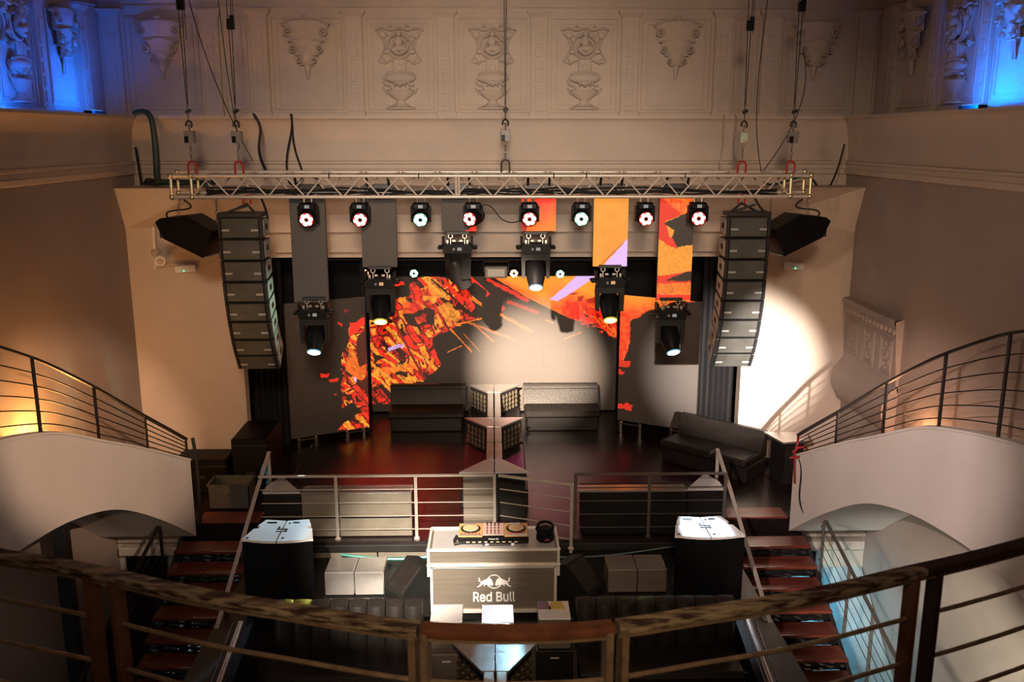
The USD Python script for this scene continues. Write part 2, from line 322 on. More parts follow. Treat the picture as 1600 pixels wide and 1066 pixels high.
# floors
b = B(); b.span((-3.45, 12.2, .9), (3.45, 19.2, 1.36), .01)
for sx in (-1, 1): b.span((sx*3.45, 12.95, .9), (sx*4.68, 19.2, 1.36), .01); b.span((sx*4.68, 13.4, .9), (sx*6.0, 19.2, 1.36), .01)
single('floor', b, 'stage_floor', 'glossy black stage floor', 'floor', kind='structure')
b = B(); b.span((-3.5, 7.2, .9), (3.5, 12.2, 1.13), .01); single('floor', b, 'dark_panel', 'dark platform floor carrying the DJ case', 'floor', kind='structure')
b = B(); b.span((-5.9, -3, -1.7), (5.9, 14, -1.6), .01); b.span((-3.4, -3, -.4), (3.4, 12, -.3), .01); single('floor', b, 'black_paint', 'dark cellar floor below the stairs', 'floor', kind='structure')
FL = T('floor', kind='structure', label='dark red timber plank floor at the foot of the stairs', cat='floor')
for sx in (-1, 1):
    for i in range(14):
        x0 = sx*(3.52 + .1*i); y1 = 10.62 if i < 12 else 10.0
        b = B(); b.span((x0, 7.0, -.05), (x0+sx*.096, y1, .0+.002*(i % 2)), .004); FL.part('plank', b, ('red_wood', 'red_wood_b')[i % 2])
b = B(); b.span((-3.5, -3, -.06), (3.5, 10.6, -.01), .004); FL.part('sub_floor', b, 'red_wood_b')

# pale sloping ramps in the stair wells, back walls with lintel and door
for sx, side in ((-1, 'left'), (1, 'right')):
    b = B(); b.hull([(sx*x, y, z+d) for x in (4.72, 5.88) for y, z in ((13.36, .36), (10.9, -1.5)) for d in (0, -.08)])
    single('floor', b, 'pale_ramp' if sx > 0 else 'black_paint', 'pale blue ramp between the right wooden stairs and the wall' if sx > 0 else 'dark ramp below the left curved stairs', 'ramp', kind='structure')
    W = T('wall_' + side, kind='structure', label=f'low wall with box lintel under the {side} curved stairs', cat='wall')
    b = B(); b.span((sx*4.6, 13.32, -.2), (sx*5.9, 13.4, 1.3), .005); W.part('wall_face', b, 'plaster_low')
    b = B(); b.span((sx*4.6, 13.12, .72), (sx*5.82, 13.32, .86), .01); W.part('lintel', b, 'plaster_low')
    b = B(); b.span((sx*4.6, 13.2, .90), (sx*5.86, 13.32, .96), .01); W.part('pipe_casing', b, 'grey_lamp')
    if sx < 0:
        b = B(); b.span((-5.75, 13.2, -.9), (-5.15, 13.3, .70), .01); single('door_1', b, 'black_paint', 'black doorway under the left curved stairs', 'door', kind='structure')
        b = B(); b.span((-5.02, 12.98, -.55), (-4.8, 13.0, .36), .004); t = T('poster', 'red and white poster low beside the left wooden stairs', 'poster', (-4.9, 12.98, -.5))
        t.part('sheet', b, 'poster_white'); b = B()
        b.bar((-4.99, 12.97, .36), (-4.92, 12.97, -.2), .035, .006, (0, 1, 0)); b.bar((-4.9, 12.97, 0), (-4.86, 12.97, -.3), .04, .006, (0, 1, 0)); b.ball((-4.87, 12.972, -.35), (.05, .006, .08)); t.part('print', b, 'poster_red')
    else:
        t = T('notice_sign', 'small black notice on the low wall under the right curved stairs', 'sign', (5.05, 13.3, .38))
        b = B(); b.span((4.84, 13.285, .37), (5.12, 13.315, .61), .004); t.part('board', b, 'black_plastic')
        b = B(); b.span((4.95, 13.28, .54), (4.965, 13.286, .58)); b.span((4.985, 13.28, .54), (5.0, 13.286, .58)); b.span((4.91, 13.28, .50), (5.04, 13.286, .515)); t.each('pictogram', b, 'poster_white')
        b = B(); b.hull([(x, y-.012, z+.012) for x, y, z in ((4.98, 13.25, .28), (5.2, 13.25, .28), (4.98, 12.55, -.25), (5.16, 12.2, -.5))] + [(x, y, z) for x, y, z in ((4.98, 13.25, .28), (5.2, 13.25, .28), (4.98, 12.55, -.25), (5.16, 12.2, -.5))])
        single('floor_mat', b, 'teal_panel', 'teal strip lying on the pale blue ramp', 'mat')

# ------------------------------------------------------------------ frieze: pilasters, mouldings, reliefs
def relief_console():
    b = B()
    def tier(w0, w1, z0, z1, d):
        n = 14; x = np.linspace(-1, 1, n); rows = []
        for k, t in enumerate(np.linspace(0, 1, 5)):
            w = w0+(w1-w0)*t; z = z0+(z1-z0)*t; dd = d*(.75+.25*math.cos(t*2.4))
            rows.append([(w*xx, -dd*math.sqrt(max(0, 1-.75*xx*xx)), z+ (.05*(1-xx*xx) if k == 0 else 0)) for xx in x])
        b.grid(rows); r0 = rows[0]; b.grid([[(p[0], 0, p[2]) for p in r0], r0]); r1 = rows[-1]; b.grid([r1, [(p[0], 0, p[2]) for p in r1]])
    tier(.37, .31, .46, .19, .09); tier(.25, .20, .18, -.02, .08); tier(.14, .11, -.04, -.17, .07); tier(.06, .015, -.20, -.42, .055)
    n = 15; x = np.linspace(-1, 1, n); b.tube(np.stack([x*.39, -.05+0*x, .44+.09*(1-x*x)], 1), .026, 6); b.tube(np.stack([x*.30, -.06+0*x, .185+.02*(1-x*x)], 1), .018, 6)
    b.tube(np.stack([x*.2, -.05+0*x, -.03+0*x], 1), .014, 6); b.tube(np.stack([x*.12, -.05+0*x, -.185+0*x], 1), .012, 6)
    for sx in (-1, 1):
        for cx, cz, r in ((.29, .33, .055), (.22, .06, .05), (.125, -.12, .035)):
            b.torus((sx*cx, -.075, cz), r, r*.35, rotx(math.pi/2), 14, 6); b.ball((sx*cx, -.08, cz), (r*.45, .03, r*.45), None, 1)
    b.ball((0, -.06, .56), (.06, .03, .035)); return b
def relief_figure():
    b = B(); x = np.linspace(-1, 1, 15)
    b.tube(np.stack([x*.40, -.04+0*x, .69+.02*np.cos(x*9)], 1), .022, 6)
    for sx in (-1, 1):
        b.ball((sx*.27, -.02, .60), (.07, .04, .06)); b.torus((sx*.27, -.045, .60), .05, .016, rotx(math.pi/2), 12, 6); b.torus((sx*.14, -.05, .71), .035, .014, rotx(math.pi/2), 12, 6)
        t = np.linspace(0, 1, 12); b.tube(np.stack([sx*(.37-.12*np.sin(t*3.1)), -.02+0*t, .64-.46*t], 1), .016, 6)
        b.torus((sx*.30, -.03, .19), .04, .015, rotx(math.pi/2), 12, 6); b.ball((sx*.22, -.04, .33), (.05, .03, .04)); b.ball((sx*.2, -.04, .52), (.04, .025, .06))
        t = np.linspace(0, 1, 10); b.tube(np.stack([sx*(.06+.2*t), -.04+0*t, .20-.07*t*t], 1), .018, 6)
        b.torus((sx*.2, -.05, -.14), .075, .022, rotx(math.pi/2), 14, 6, .6, 5.2); b.tube(np.stack([sx*(.12+.18*t), -.04+0*t, -.30+.05*np.sin(t*8)], 1), .014, 6)
    b.torus((0, -.04, .43), .2, .03, rotx(math.pi/2), 24, 6)
    # seated figure in the roundel
    b.ball((0, -.09, .61), (.045, .04, .055)); b.ball((-.01, -.08, .49), (.075, .05, .09)); b.ball((.02, -.085, .38), (.12, .05, .06)); b.ball((-.08, -.09, .36), (.06, .045, .05))
    t = np.linspace(0, 1, 10); b.tube(np.stack([.05+.09*np.sin(t*2.6), -.08+0*t, .54-.22*t], 1), .026, 6); b.tube(np.stack([-.05-.07*np.sin(t*2.6), -.08+0*t, .53-.2*t], 1), .024, 6)
    b.tube(np.stack([.12-.22*t, -.1+0*t, .36-.07*np.sin(t*3)], 1), .03, 6); b.torus((.0, -.07, .45), .155, .018, rotx(math.pi/2), 20, 6, .3, 2.4)
    b.box((0, -.03, .11), (.2, .06, .19)); b.torus((0, -.05, .07), .055, .016, rotx(math.pi/2), 12, 6); b.tube([(-.1, -.06, .2), (-.1, -.06, .02)], .014, 6); b.tube([(.1, -.06, .2), (.1, -.06, .02)], .014, 6)
    b.ball((0, -.03, -.09), (.27, .07, .10)); b.ball((0, -.06, -.17), (.12, .05, .04)); b.tube(np.stack([x*.1, -.1+0*x, -.20-.02*np.cos(x*6)], 1), .016, 6); b.tube(np.stack([x*.24, -.06+0*x, -.03+.04*(1-x*x)], 1), .018, 6)
    b.lathe([(.22, -.28), (.24, -.30), (.2, -.37), (.12, -.43), (.07, -.46)], None, (0, -.02, 0), 18, True, sq=(1, .35))
    b.lathe([(.06, -.46), (.09, -.5), (.16, -.55), (.25, -.575), (.25, -.6)], None, (0, -.02, 0), 18, True, sq=(1, .35))
    return b
RC, RF = relief_console().mesh(), relief_figure().mesh()
RC.vertices = RC.vertices*np.array([1, 1.9, 1]); RF.vertices = RF.vertices*np.array([1, 1.5, 1])
def placed(m, R=None, t=(0, 0, 0)):
    v = np.array(m.vertices);  v = v @ np.asarray(R).T if R is not None else v; return trimesh.Trimesh(v + np.array(t, float), m.faces, process=False)
def pilaster(w, pos, R, width=.30):        # local: x along the wall, -y towards the hall
    b = B(); h0, h1 = zL, 9.03
    b.box((0, -.03, (h0+h1)/2), (width, .06, h1-h0), None, .006); b.box((0, -.045, h0+.05), (width*1.1, .09, .1), None, .01)
    b.hull([(sx*width*a, y, z) for sx in (-1, 1) for a, y0, z in ((.5, -.06, 9.0), (.68, -.11, 9.07), (.68, -.11, 9.11)) for y in (0, y0)])
    for sx in (-1, 1): b.box((sx*width*.43, -.063, (h0+h1)/2), (.012, .014, h1-h0-.25), None, .003)
    p = w.part('pilaster', placed(b.mesh(), R, pos), 'plaster')
    for k in range(8):
        c = B(); z = 8.74 - .2*k; c.box((0, -.066, z-.1), (width*.42, .022, .155), None, .006); w.part('pilaster_block', placed(c.mesh(), R, pos), 'plaster', p)
def panel_frame(w, pos, R, wd):
    b = B()
    for a, z0, z1, d in ((0, zL+.13, 8.98, .03), (.09, zL+.2, 8.9, .018)):
        hw = wd/2-a
        for p, q in (((-hw, z0), (hw, z0)), ((hw, z0), (hw, z1)), ((hw, z1), (-hw, z1)), ((-hw, z1), (-hw, z0))): b.bar((p[0], -d/2, p[1]), (q[0], -d/2, q[1]), .022, d, (0, 1, 0), .004)
    b.box((0, -.035, zL+.04), (wd+.1, .07, .08), None, .015); w.part('panel_moulding', placed(b.mesh(), R, pos), 'plaster')
PP = 88.6
cols = [213, 356, 427, 566, 701, 839, 974, 1113, 1184, 1327]
for px in cols: pilaster(WB, ((px-770)/PP, FY, 0), np.eye(3), .30)
for a, c_ in zip(cols[:-1], cols[1:]): panel_frame(WB, (((a+c_)/2-770)/PP, FY, 0), np.eye(3), (c_-a)/PP-.42)
for px, k in ((284, 0), (497, 0), (633, 1), (770, 1), (907, 1), (1043, 0), (1250, 0)):
    WB.part('relief_figure' if k else 'relief_console', placed(RF if k else RC, None, ((px-770)/PP, FY, 8.12 if k else 8.42)), 'plaster')
b = B()
for z, d in ((9.16, .03), (9.30, .06), (9.36, .09)): b.span((-FX, FY-d, z-.012), (FX, FY, z+.012), .004)
b.span((-FX, FY-.16, 9.5), (FX, FY, 9.62), .02); WB.part('entablature', b, 'plaster')
for w, sx in ((WL, -1), (WR, 1)):
    R = rotz(sx*-math.pi/2) if sx > 0 else rotz(math.pi/2); X = sx*FX
    ys = [15.15, 13.75, 12.35, 10.95, 9.55]
    for y in ys: pilaster(w, (X, y, 0), R, .28)
    for i, (a, c_) in enumerate(zip(ys[:-1], ys[1:])):
        panel_frame(w, (X, (a+c_)/2, 0), R, 1.0)
        w.part('relief_figure' if i % 2 else 'relief_console', placed(RF if i % 2 else RC, R, (X, (a+c_)/2, 8.12 if i % 2 else 8.42)), 'plaster')
    b = B()
    for z, d in ((9.16, .03), (9.30, .06), (9.36, .09)): b.span((X, 5, z-.012), (X-sx*d, FY, z+.012), .004)
    w.part('entablature', b, 'plaster')
# decorative plaster overmantel on the right wall
t = T('plaster_overmantel', 'carved plaster panel relief on the right side wall above the stair rail', 'wall ornament', (WX, 14.1, 2.6))
b = B(); y0, y1 = 12.68, 14.68; MZ = .08
b.grid([[(WX-o, y, z) for o, z in ((0, 4.50), (.13, 4.48), (.14, 4.42), (.10, 4.38), (.09, 4.32), (.05, 4.28), (.05, 3.5), (.08, 3.44), (.2, 3.30), (.23, 3.2), (.22, 3.0), (.10, 2.76), (0, 2.7))] for y in (y0, y1)])
for y in (y0, y1): b.hull([(WX-o, y+e, z) for o, z in ((0, 4.50), (.12, 4.46), (.045, 4.28), (.045, 3.5), (0, 3.4)) for e in (-.001, .001)]); b.hull([(WX-o, y+e, z) for o, z in ((0, 3.5), (.045, 3.5), (.19, 3.30), (.225, 3.2), (.215, 3.0), (.10, 2.76), (0, 2.7)) for e in (-.001, .001)])
t.part('mantel_body', b, 'plaster_side')
for k in range(14): c = B(); c.ball((WX-.10, y0+.08+k*.141, 4.30), (.035, .05, .05), None, 1); t.part('egg_moulding', c, 'plaster_side')
for k in range(3):
    yc = y0+.38+k*.63; c = B()
    for a in (0, .05):
        for p, q in (((-.2+a, -.28+a), (.2-a, -.28+a)), ((.2-a, -.28+a), (.2-a, .28-a)), ((.2-a, .28-a), (-.2+a, .28-a)), ((-.2+a, .28-a), (-.2+a, -.28+a))): c.bar((WX-.055, yc+p[0], 3.88+p[1]), (WX-.055, yc+q[0], 3.88+q[1]), .02, .025, (1, 0, 0), .004)
    fr = t.part('panel', c, 'plaster_side'); c = B()
    for j in range(9): c.ball((WX-.05, yc+.1*math.sin(j*2.4), 3.70+.045*j), (.025, .045, .028), rotx(j*.9), 1)
    t.part('leaf_relief', c, 'plaster_side', fr)

# ------------------------------------------------------------------ curved side stairs
PAR = [(4.47, 12.75, 1.22, 2.42, 2.75), (4.55, 12.2, 1.63, 2.69, 3.11), (4.62, 11.7, 1.97, 2.94, 3.43), (4.72, 11.25, 2.26, 3.17, 3.75), (4.82, 10.8, 2.48, 3.38, 4.07), (4.95, 10.4, 2.58, 3.59, 4.36),
       (5.06, 10.1, 2.61, 3.72, 4.57), (5.19, 9.7, 2.60, 3.82, 4.80), (5.29, 9.4, 2.57, 3.87, 4.96), (5.33, 9.1, 2.55, 3.92, 5.08), (5.36, 8.8, 2.52, 3.97, 5.17), (5.36, 8.2, 2.50, 4.02, 5.25), (5.36, 7.2, 2.50, 4.05, 5.30)]
from scipy.interpolate import CubicSpline
_pp = np.array(PAR); _s = np.r_[0, np.cumsum(np.linalg.norm(np.diff(_pp[:, :2], axis=0), axis=1))]; PCS = CubicSpline(_s, _pp); PL = _s[-1]
def par_at(u): return PCS(u)
us = np.linspace(0, PL, 60); PC = PCS(us)
for sx, side in ((-1, 'left'), (1, 'right')):
    t = T('curved_staircase', f'curved white plaster stair flank with arched underside on the {side}', 'staircase', (sx*4.5, 12.7, 1.2))
    b = B(); th = .09
    rows = []
    for p in PC:
        x, y, zb, zt, _ = p; rows.append([(x, y, zb), (x, y, zt), (x+th, y, zt), (x+th, y, zt-.75 if zt-.75 > zb+.18 else zb+.18), (WX-.01, y, max(zb+.16, zt-.75)), (WX-.01, y, zb), (x, y, zb)])
    b.grid(rows); b.hull([(q[0], q[1]+e, q[2]) for q in rows[0][:4] for e in (0, -.002)])
    r0 = rows[0]; b.quad(r0[0], r0[3], r0[4], r0[5])
    if sx < 0: b = b.mirror()
    t.part('flank', b, 'plaster_white', smooth=25)
    b = B(); b.tube([(p[0]+.03, p[1], p[3]+.012) for p in PC], 1.0, prof=[(-.05, -.014), (.07, -.014), (.07, .014), (-.05, .014)], up=(0, 0, 1))
    if sx < 0: b = b.mirror()
    t.part('coping', b, 'plaster_white')
    r = T('stair_railing', f'black steel railing with five thin wires on the {side} curved stair', 'railing', (sx*4.5, 12.7, 2.4))
    def put(name, b, m): return r.part(name, b.mirror() if sx < 0 else b, m)
    b = B(); b.tube([(p[0]+.04, p[1], p[4]) for p in PC], 1.0, prof=[(-.03, -.014), (.03, -.014), (.03, .014), (-.03, .014)], up=(0, 0, 1)); put('handrail', b, 'rail_dark')
    for k in range(5):
        f = .14+.165*k; b = B(); b.tube([(p[0]+.04, p[1], p[3]+(p[4]-p[3])*f) for p in PC], .0075, 6); put('wire', b, 'rail_dark')
    for Y in (12.72, 11.72, 10.8, 9.95, 9.13, 8.2):
        u = us[np.argmin(abs(PC[:, 1]-Y))]; p = par_at(u); b = B(); b.bar((p[0]+.04, p[1], p[3]), (p[0]+.04, p[1], p[4]), .02, .05, (0, 1, 0)); put('post', b, 'rail_dark')

# ------------------------------------------------------------------ wooden stairs
for sx, side in ((-1, 'left'), (1, 'right')):
    t = T('wooden_stairs', f'dark red wooden steps with glossy black risers on the {side} of the DJ platform', 'stairs', (sx*4.1, 11.8, 0))
    for k in range(9):
        z = 1.36-.17*k; y1 = 12.95-.325*k if k else 12.98
        b = B(); b.span((sx*3.58, y1-.33 if k else 12.93, z-.045), (sx*(4.66 if k else 4.5), y1+.02 if k else 13.35, z), .006)
        if k == 0: b = B(); b.span((sx*3.58, 12.92, z-.02), (sx*4.5, 13.3, z+.012), .006)
        tr = t.part('tread', b, ('red_wood', 'red_wood_b')[k % 2])
        yf = 12.93 if k == 0 else y1-.33
        c = B(); c.span((sx*(3.75 if sx > 0 else 3.66), yf-.006, z-.012), (sx*(4.05 if sx > 0 else 4.1), yf+.004, z+.004), .002); t.part('nosing_strip', c, 'steel', tr)
        if k < 8:
            c = B(); n = 40; xs = np.linspace(3.6, 4.62, n); zz = np.linspace(z-.165, z-.045, 14)
            P = [[(sx*x, yf+.035+.007*math.sin(x*9+k*2.3+95*w+1.5*math.sin(x*23+k))+.004*math.sin(x*41+k), w) for x in xs] for w in zz]
            c.grid(P if sx < 0 else [r_[::-1] for r_ in P]); t.part('riser', c, 'riser_black')
    b = B(); b.hull([(sx*x, y, z+d) for x in (4.66, 4.71) for y, z in ((12.95, 1.34), (10.15, -.12)) for d in (0, -.28)]); t.part('stringer', b, 'dark_metal')
    b = B(); b.hull([(sx*x, y, z+d) for x in (3.52, 3.58) for y, z in ((12.95, 1.34), (10.15, -.12)) for d in (0, -.28)]); t.part('stringer', b, 'dark_metal')
    # outer cable rail
    r = T('stair_cable_rail', f'grey steel cable balustrade down the outer side of the {side} wooden stairs', 'railing', (sx*4.75, 11.8, 0))
    a, e = np.array([sx*4.80, 12.35, .80]), np.array([sx*4.80, 8.6, -.20]); off = np.array([0, 0, .88])
    b = B(); b.bar(a+off, e+off, .045, .025); r.part('handrail', b, 'rail_dark' if sx < 0 else 'rail_mid')
    for k, f in enumerate((.03, .30, .52, .74, .96)):
        p = a+(e-a)*f; b = B(); b.bar(p-(0, 0, .15), p+off, .045, .014, (0, 1, 0)); r.part('post', b, 'rail_dark' if sx < 0 else 'rail_mid')
    for k in range(4): b = B(); o = off*(.18+.2*k); b.tube([a+o, e+o], .005, 6); r.part('wire', b, 'dark_metal')
    # inner handrail from the stage corner down the steps
    r = T('stair_hand_rail', f'sloping flat steel handrail on the platform side of the {side} wooden stairs', 'railing', (sx*3.45, 11.8, .6))
    p0, p1, p2 = (sx*3.40, 13.1, 2.42), (sx*3.40, 12.35, 2.14), (sx*3.46, 9.5, .75)
    b = B(); b.bar(p0, p1, .055, .02); b.bar(p1, p2, .055, .02); r.part('handrail', b, 'rail_steel')
    for f in (.28, .6, .9):
        p = np.array(p1)+(np.array(p2)-np.array(p1))*f; b = B(); b.bar((p[0], p[1], p[2]), (p[0], p[1], max(p[2]-1.0, .02)), .05, .02, (0, 1, 0)); r.part('post', b, 'balcony_paint')
    b = B(); b.bar((sx*3.4, 13.05, 1.36), (sx*3.4, 13.05, 2.40), .05, .02, (0, 1, 0)); r.part('post', b, 'rail_steel')
t = T('blue_tape_roll', 'bright blue tape wrapped around the left stage corner handrail', 'tape', (-3.4, 12.75, 2.25))
b = B(); b.bar((-3.40, 12.84, 2.31), (-3.40, 12.66, 2.245), .075, .04); t.part('wrap', b, 'blue_tape'); b = B(); b.tube([(-3.36, 12.72, 2.26), (-3.33, 12.68, 2.16), (-3.35, 12.66, 2.08)], .014, 6); t.part('tail', b, 'blue_tape')

# ------------------------------------------------------------------ LED screens (their picture is the lit pixels of each panel)
def inside(poly, x, y):
    poly = np.array(poly, float); r = np.zeros(np.shape(x), bool); j = len(poly)-1
    for i in range(len(poly)):
        xi, yi, xj, yj = *poly[i], *poly[j]
        if yi != yj: r ^= ((yi > y) != (yj > y)) & (x < (xj-xi)*(y-yi)/(yj-yi)+xi)
        j = i
    return r
OR, YO, RD, DR, LI = np.array([1, .20, .010]), np.array([1, .34, .025]), np.array([.90, .018, .005]), np.array([.22, .008, .003]), np.array([.80, .50, .95])
def fb(x, y, s, o=4, seed=0): return meshkit.fbm(np.stack([x*s, y*s, 0*x], -1), o, seed)
def hsh(a, b, k=0): v = np.sin(a*127.1+b*311.7+k*74.7)*43758.5453; return v-np.floor(v)
def shards(x, y, ang, w, h, seed):
    c, s = math.cos(ang), math.sin(ang); u, v = x*c+y*s, -x*s+y*c
    r = np.floor(v/h+1.5*fb(x, y, .01, 2, seed)); w_ = w*(.5+1.3*hsh(r, 1, seed)); q = u/w_+hsh(r, 3, seed)*7; k = np.floor(q)
    edge = np.minimum(np.minimum(q-k, 1-(q-k))*w_, np.minimum((v/h) % 1, 1-(v/h) % 1)*h); return hsh(r, k, seed+5), edge, u, v
def blocks(x, y, a1, a2, s1, s2, seed, wob):
    d1, d2 = np.array([math.cos(a1), math.sin(a1)]), np.array([math.cos(a2), math.sin(a2)]); det = d1[0]*d2[1]-d1[1]*d2[0]
    u, v = (x*d2[1]-y*d2[0])/det, (y*d1[0]-x*d1[1])/det; u = u+wob*(fb(x, y, .03, 3, seed)-.5); v = v+wob*(fb(x, y, .03, 3, seed+1)-.5)
    r = np.floor(v/s2); w = s1*(.55+1.2*hsh(r, 2, seed)); q = u/w+7*hsh(r, 5, seed); k = np.floor(q); fu, fv = q-k, v/s2-r
    return hsh(r, k, seed+3), hsh(r, k, seed+8), np.minimum(np.minimum(fu, 1-fu)*w, np.minimum(fv, 1-fv)*s2), np.maximum(np.abs(fu-.5)*2, np.abs(fv-.5)*2)
def ember(x, y, seed=0):          # red and orange blocks of a burning aerial view
    n = fb(x, y, .05, 4, seed); n2 = fb(x, y, .17, 5, seed+3); n3 = fb(x, y, .5, 3, seed+6)
    h, g, e, c = blocks(x, y, 1.05, -.32, 19, 12, seed, 26); t = np.clip((n2*.7+n3*.3-.33)*3.6, 0, 1)[..., None]
    hot = OR*(1-t)+YO*t; red = RD*(.45+.75*t); col = np.where((h > .42)[..., None], hot, red); col = np.where((h > .9)[..., None], DR*.12, col)
    inner = (c < .45+.3*g) & (g > .68); col = np.where(inner[..., None], np.where((h > .42)[..., None], RD*.8, YO*.95), col); col = np.where((inner & (c < .28))[..., None], DR*.1, col)
    wid = 1.2+2.2*(fb(x, y, .08, 2, seed+4) > .52); col = np.where((e < wid)[..., None], RD*(.25+.9*n3)[..., None], col); col = np.where((e < .75)[..., None], DR*.12, col)
    h2, g2, e2, c2 = blocks(x, y, .70, -.45, 46, 6.5, seed+20, 16); col = np.where(((h2 > .83) & (n > .42))[..., None], DR*.1, col); col = np.where(((h2 < .13) & (e2 > .8))[..., None], YO*(.6+.5*n3)[..., None], col); col = np.where(((h2 > .6) & (h2 < .72) & (e2 > .8))[..., None], RD, col)
    return col*(.45+.85*np.clip((n2*.5+n3*.5-.2)*2.2, 0, 1))[..., None]
def cx(p): return [(560+a/3.81, 420+b_/3.81) for a, b_ in p]
def centre_picture(x, y):
    E_ = np.zeros(x.shape+(3,)); n = fb(x, y, .04, 4, 2); n2 = fb(x, y, .15, 3, 8); jx, jy = x+14*(n-.5), y+14*(fb(x, y, .05, 4, 5)-.5)
    top = inside(cx([(780, 40), (1700, 30), (1700, 430), (1560, 420), (1440, 350), (1250, 290), (1000, 170)]), x, y)
    line = (y-420)*3.81-(60+((x-560)*3.81-780)*.47); t = np.clip((150-line*-1)/150, 0, 1)
    o = (YO*(.86+.3*n2[..., None])); redness = np.clip(((x-560)*3.81-1100)/320, 0, 1)*np.clip(1-(-line-70)/130, 0, 1)*1.6+np.clip((50+line)/40, 0, 1)*.8*np.clip(1-((x-560)*3.81-800)/500, 0, 1); redness = np.clip(redness*(.5+1.2*n2), 0, 1)[..., None]
    E_ = np.where(top[..., None], o*(1-redness)+RD*redness, E_)
    st = inside(cx([(1135, 180), (1180, 192), (1270, 140), (1420, 40), (1300, 40), (1215, 115)]), x, y); E_[st] = LI
    for p in ([(1305, 165), (1340, 160), (1325, 195), (1300, 190)], [(1350, 185), (1410, 165), (1405, 200), (1365, 205)], [(1255, 145), (1300, 140), (1296, 150), (1256, 155)]): E_[inside(cx(p), x, y)] = RD*.6
    e_ = ember(x, y, 4); sp = inside(cx([(1290, 260), (1560, 160), (1600, 420), (1500, 410), (1330, 330)]), jx, jy); E_[sp & (n2 > .5)] = e_[sp & (n2 > .5)]*np.array([1, .4, .5])
    L = inside(cx([(-60, 290), (80, 300), (200, 270), (215, 180), (310, 150), (310, 90), (440, 35), (520, 40), (600, 100), (720, 180), (640, 290), (730, 290), (560, 350), (445, 400), (440, 440), (470, 500), (490, 560), (440, 620), (380, 660), (300, 690), (300, 800), (-60, 800)]), jx, jy)
    E_[L] = e_[L]
    up = inside(cx([(200, 70), (270, 65), (275, 90), (205, 95)]), jx, jy); E_[up] = RD
    for p, c_ in (([(245, 250), (300, 235), (440, 225), (455, 320), (330, 338), (280, 310)], DR*.08), ([(335, 272), (400, 262), (412, 308), (345, 316)], RD*.7), ([(355, 130), (440, 95), (530, 150), (500, 170), (470, 165), (420, 195)], YO), ([(350, 125), (420, 120), (435, 160), (370, 165)], RD*.8),
                  ([(250, 190), (370, 180), (385, 240), (260, 250)], RD), ([(450, 210), (520, 190), (600, 270), (590, 320), (540, 310)], YO*.9), ([(165, 460), (262, 443), (262, 468), (170, 482)], LI), ([(80, 490), (150, 530), (90, 560)], DR*.05), ([(225, 540), (250, 520), (275, 540), (250, 560)], DR*.05),
                  ([(180, 600), (270, 595), (280, 640), (200, 640)], DR*.06), ([(400, 600), (435, 510), (450, 520), (415, 610)], YO*.8), ([(110, 590), (330, 560), (340, 590), (120, 640)], OR)): k_ = inside(cx(p), jx, jy); E_[k_] = c_*(.25+.9*fb(x, y, .3, 4, 61)[k_])[:, None]+.4*e_[k_]*np.max(c_)
    for (a, b_, c2, d, wd, col) in ((430, 60, 700, 290, 10, DR*.1), (655, 50, 860, 240, 24, RD), (660, 170, 1030, 370, 16, OR*.9), (760, 60, 1010, 190, 22, RD), (640, 310, 920, 415, 14, OR*.55), (200, 290, 380, 650, 14, DR), (540, 350, 670, 490, 9, OR*.8), (620, 380, 720, 490, 5, OR*.6), (520, 490, 610, 450, 5, OR*.8), (690, 330, 800, 430, 10, OR*.6), (1220, 415, 1325, 375, 7, OR*.8), (1110, 300, 1160, 320, 9, OR*.6), (900, 290, 1020, 370, 12, OR*.5), (880, 190, 1070, 260, 20, RD*.6), (560, 330, 730, 290, 9, OR), (430, 430, 300, 470, 9, RD)):
        ax, ay = 560+a/3.81, 420+b_/3.81; bx, by = 560+c2/3.81, 420+d/3.81; L2 = math.hypot(bx-ax, by-ay); tt = ((x-ax)*(bx-ax)+(y-ay)*(by-ay))/L2**2; dd = np.abs((x-ax)*(by-ay)-(y-ay)*(bx-ax))/L2
        mk = (tt > 0) & (tt < 1) & (dd < wd/3.81/2*(.5+n2*1.1)); E_[mk] = col*(.7+.5*n2[mk])[:, None]
    E_[inside(cx([(728, 200), (775, 150), (830, 160), (852, 215), (838, 270), (785, 292), (740, 262)]), x, y)] = 0  # cast shadow of the turned moving head painted as dark pixels
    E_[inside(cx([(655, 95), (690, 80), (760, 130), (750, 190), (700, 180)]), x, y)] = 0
    return E_
def lz(p): return [(440+a/4.44, 460+b_/4.44) for a, b_ in p]
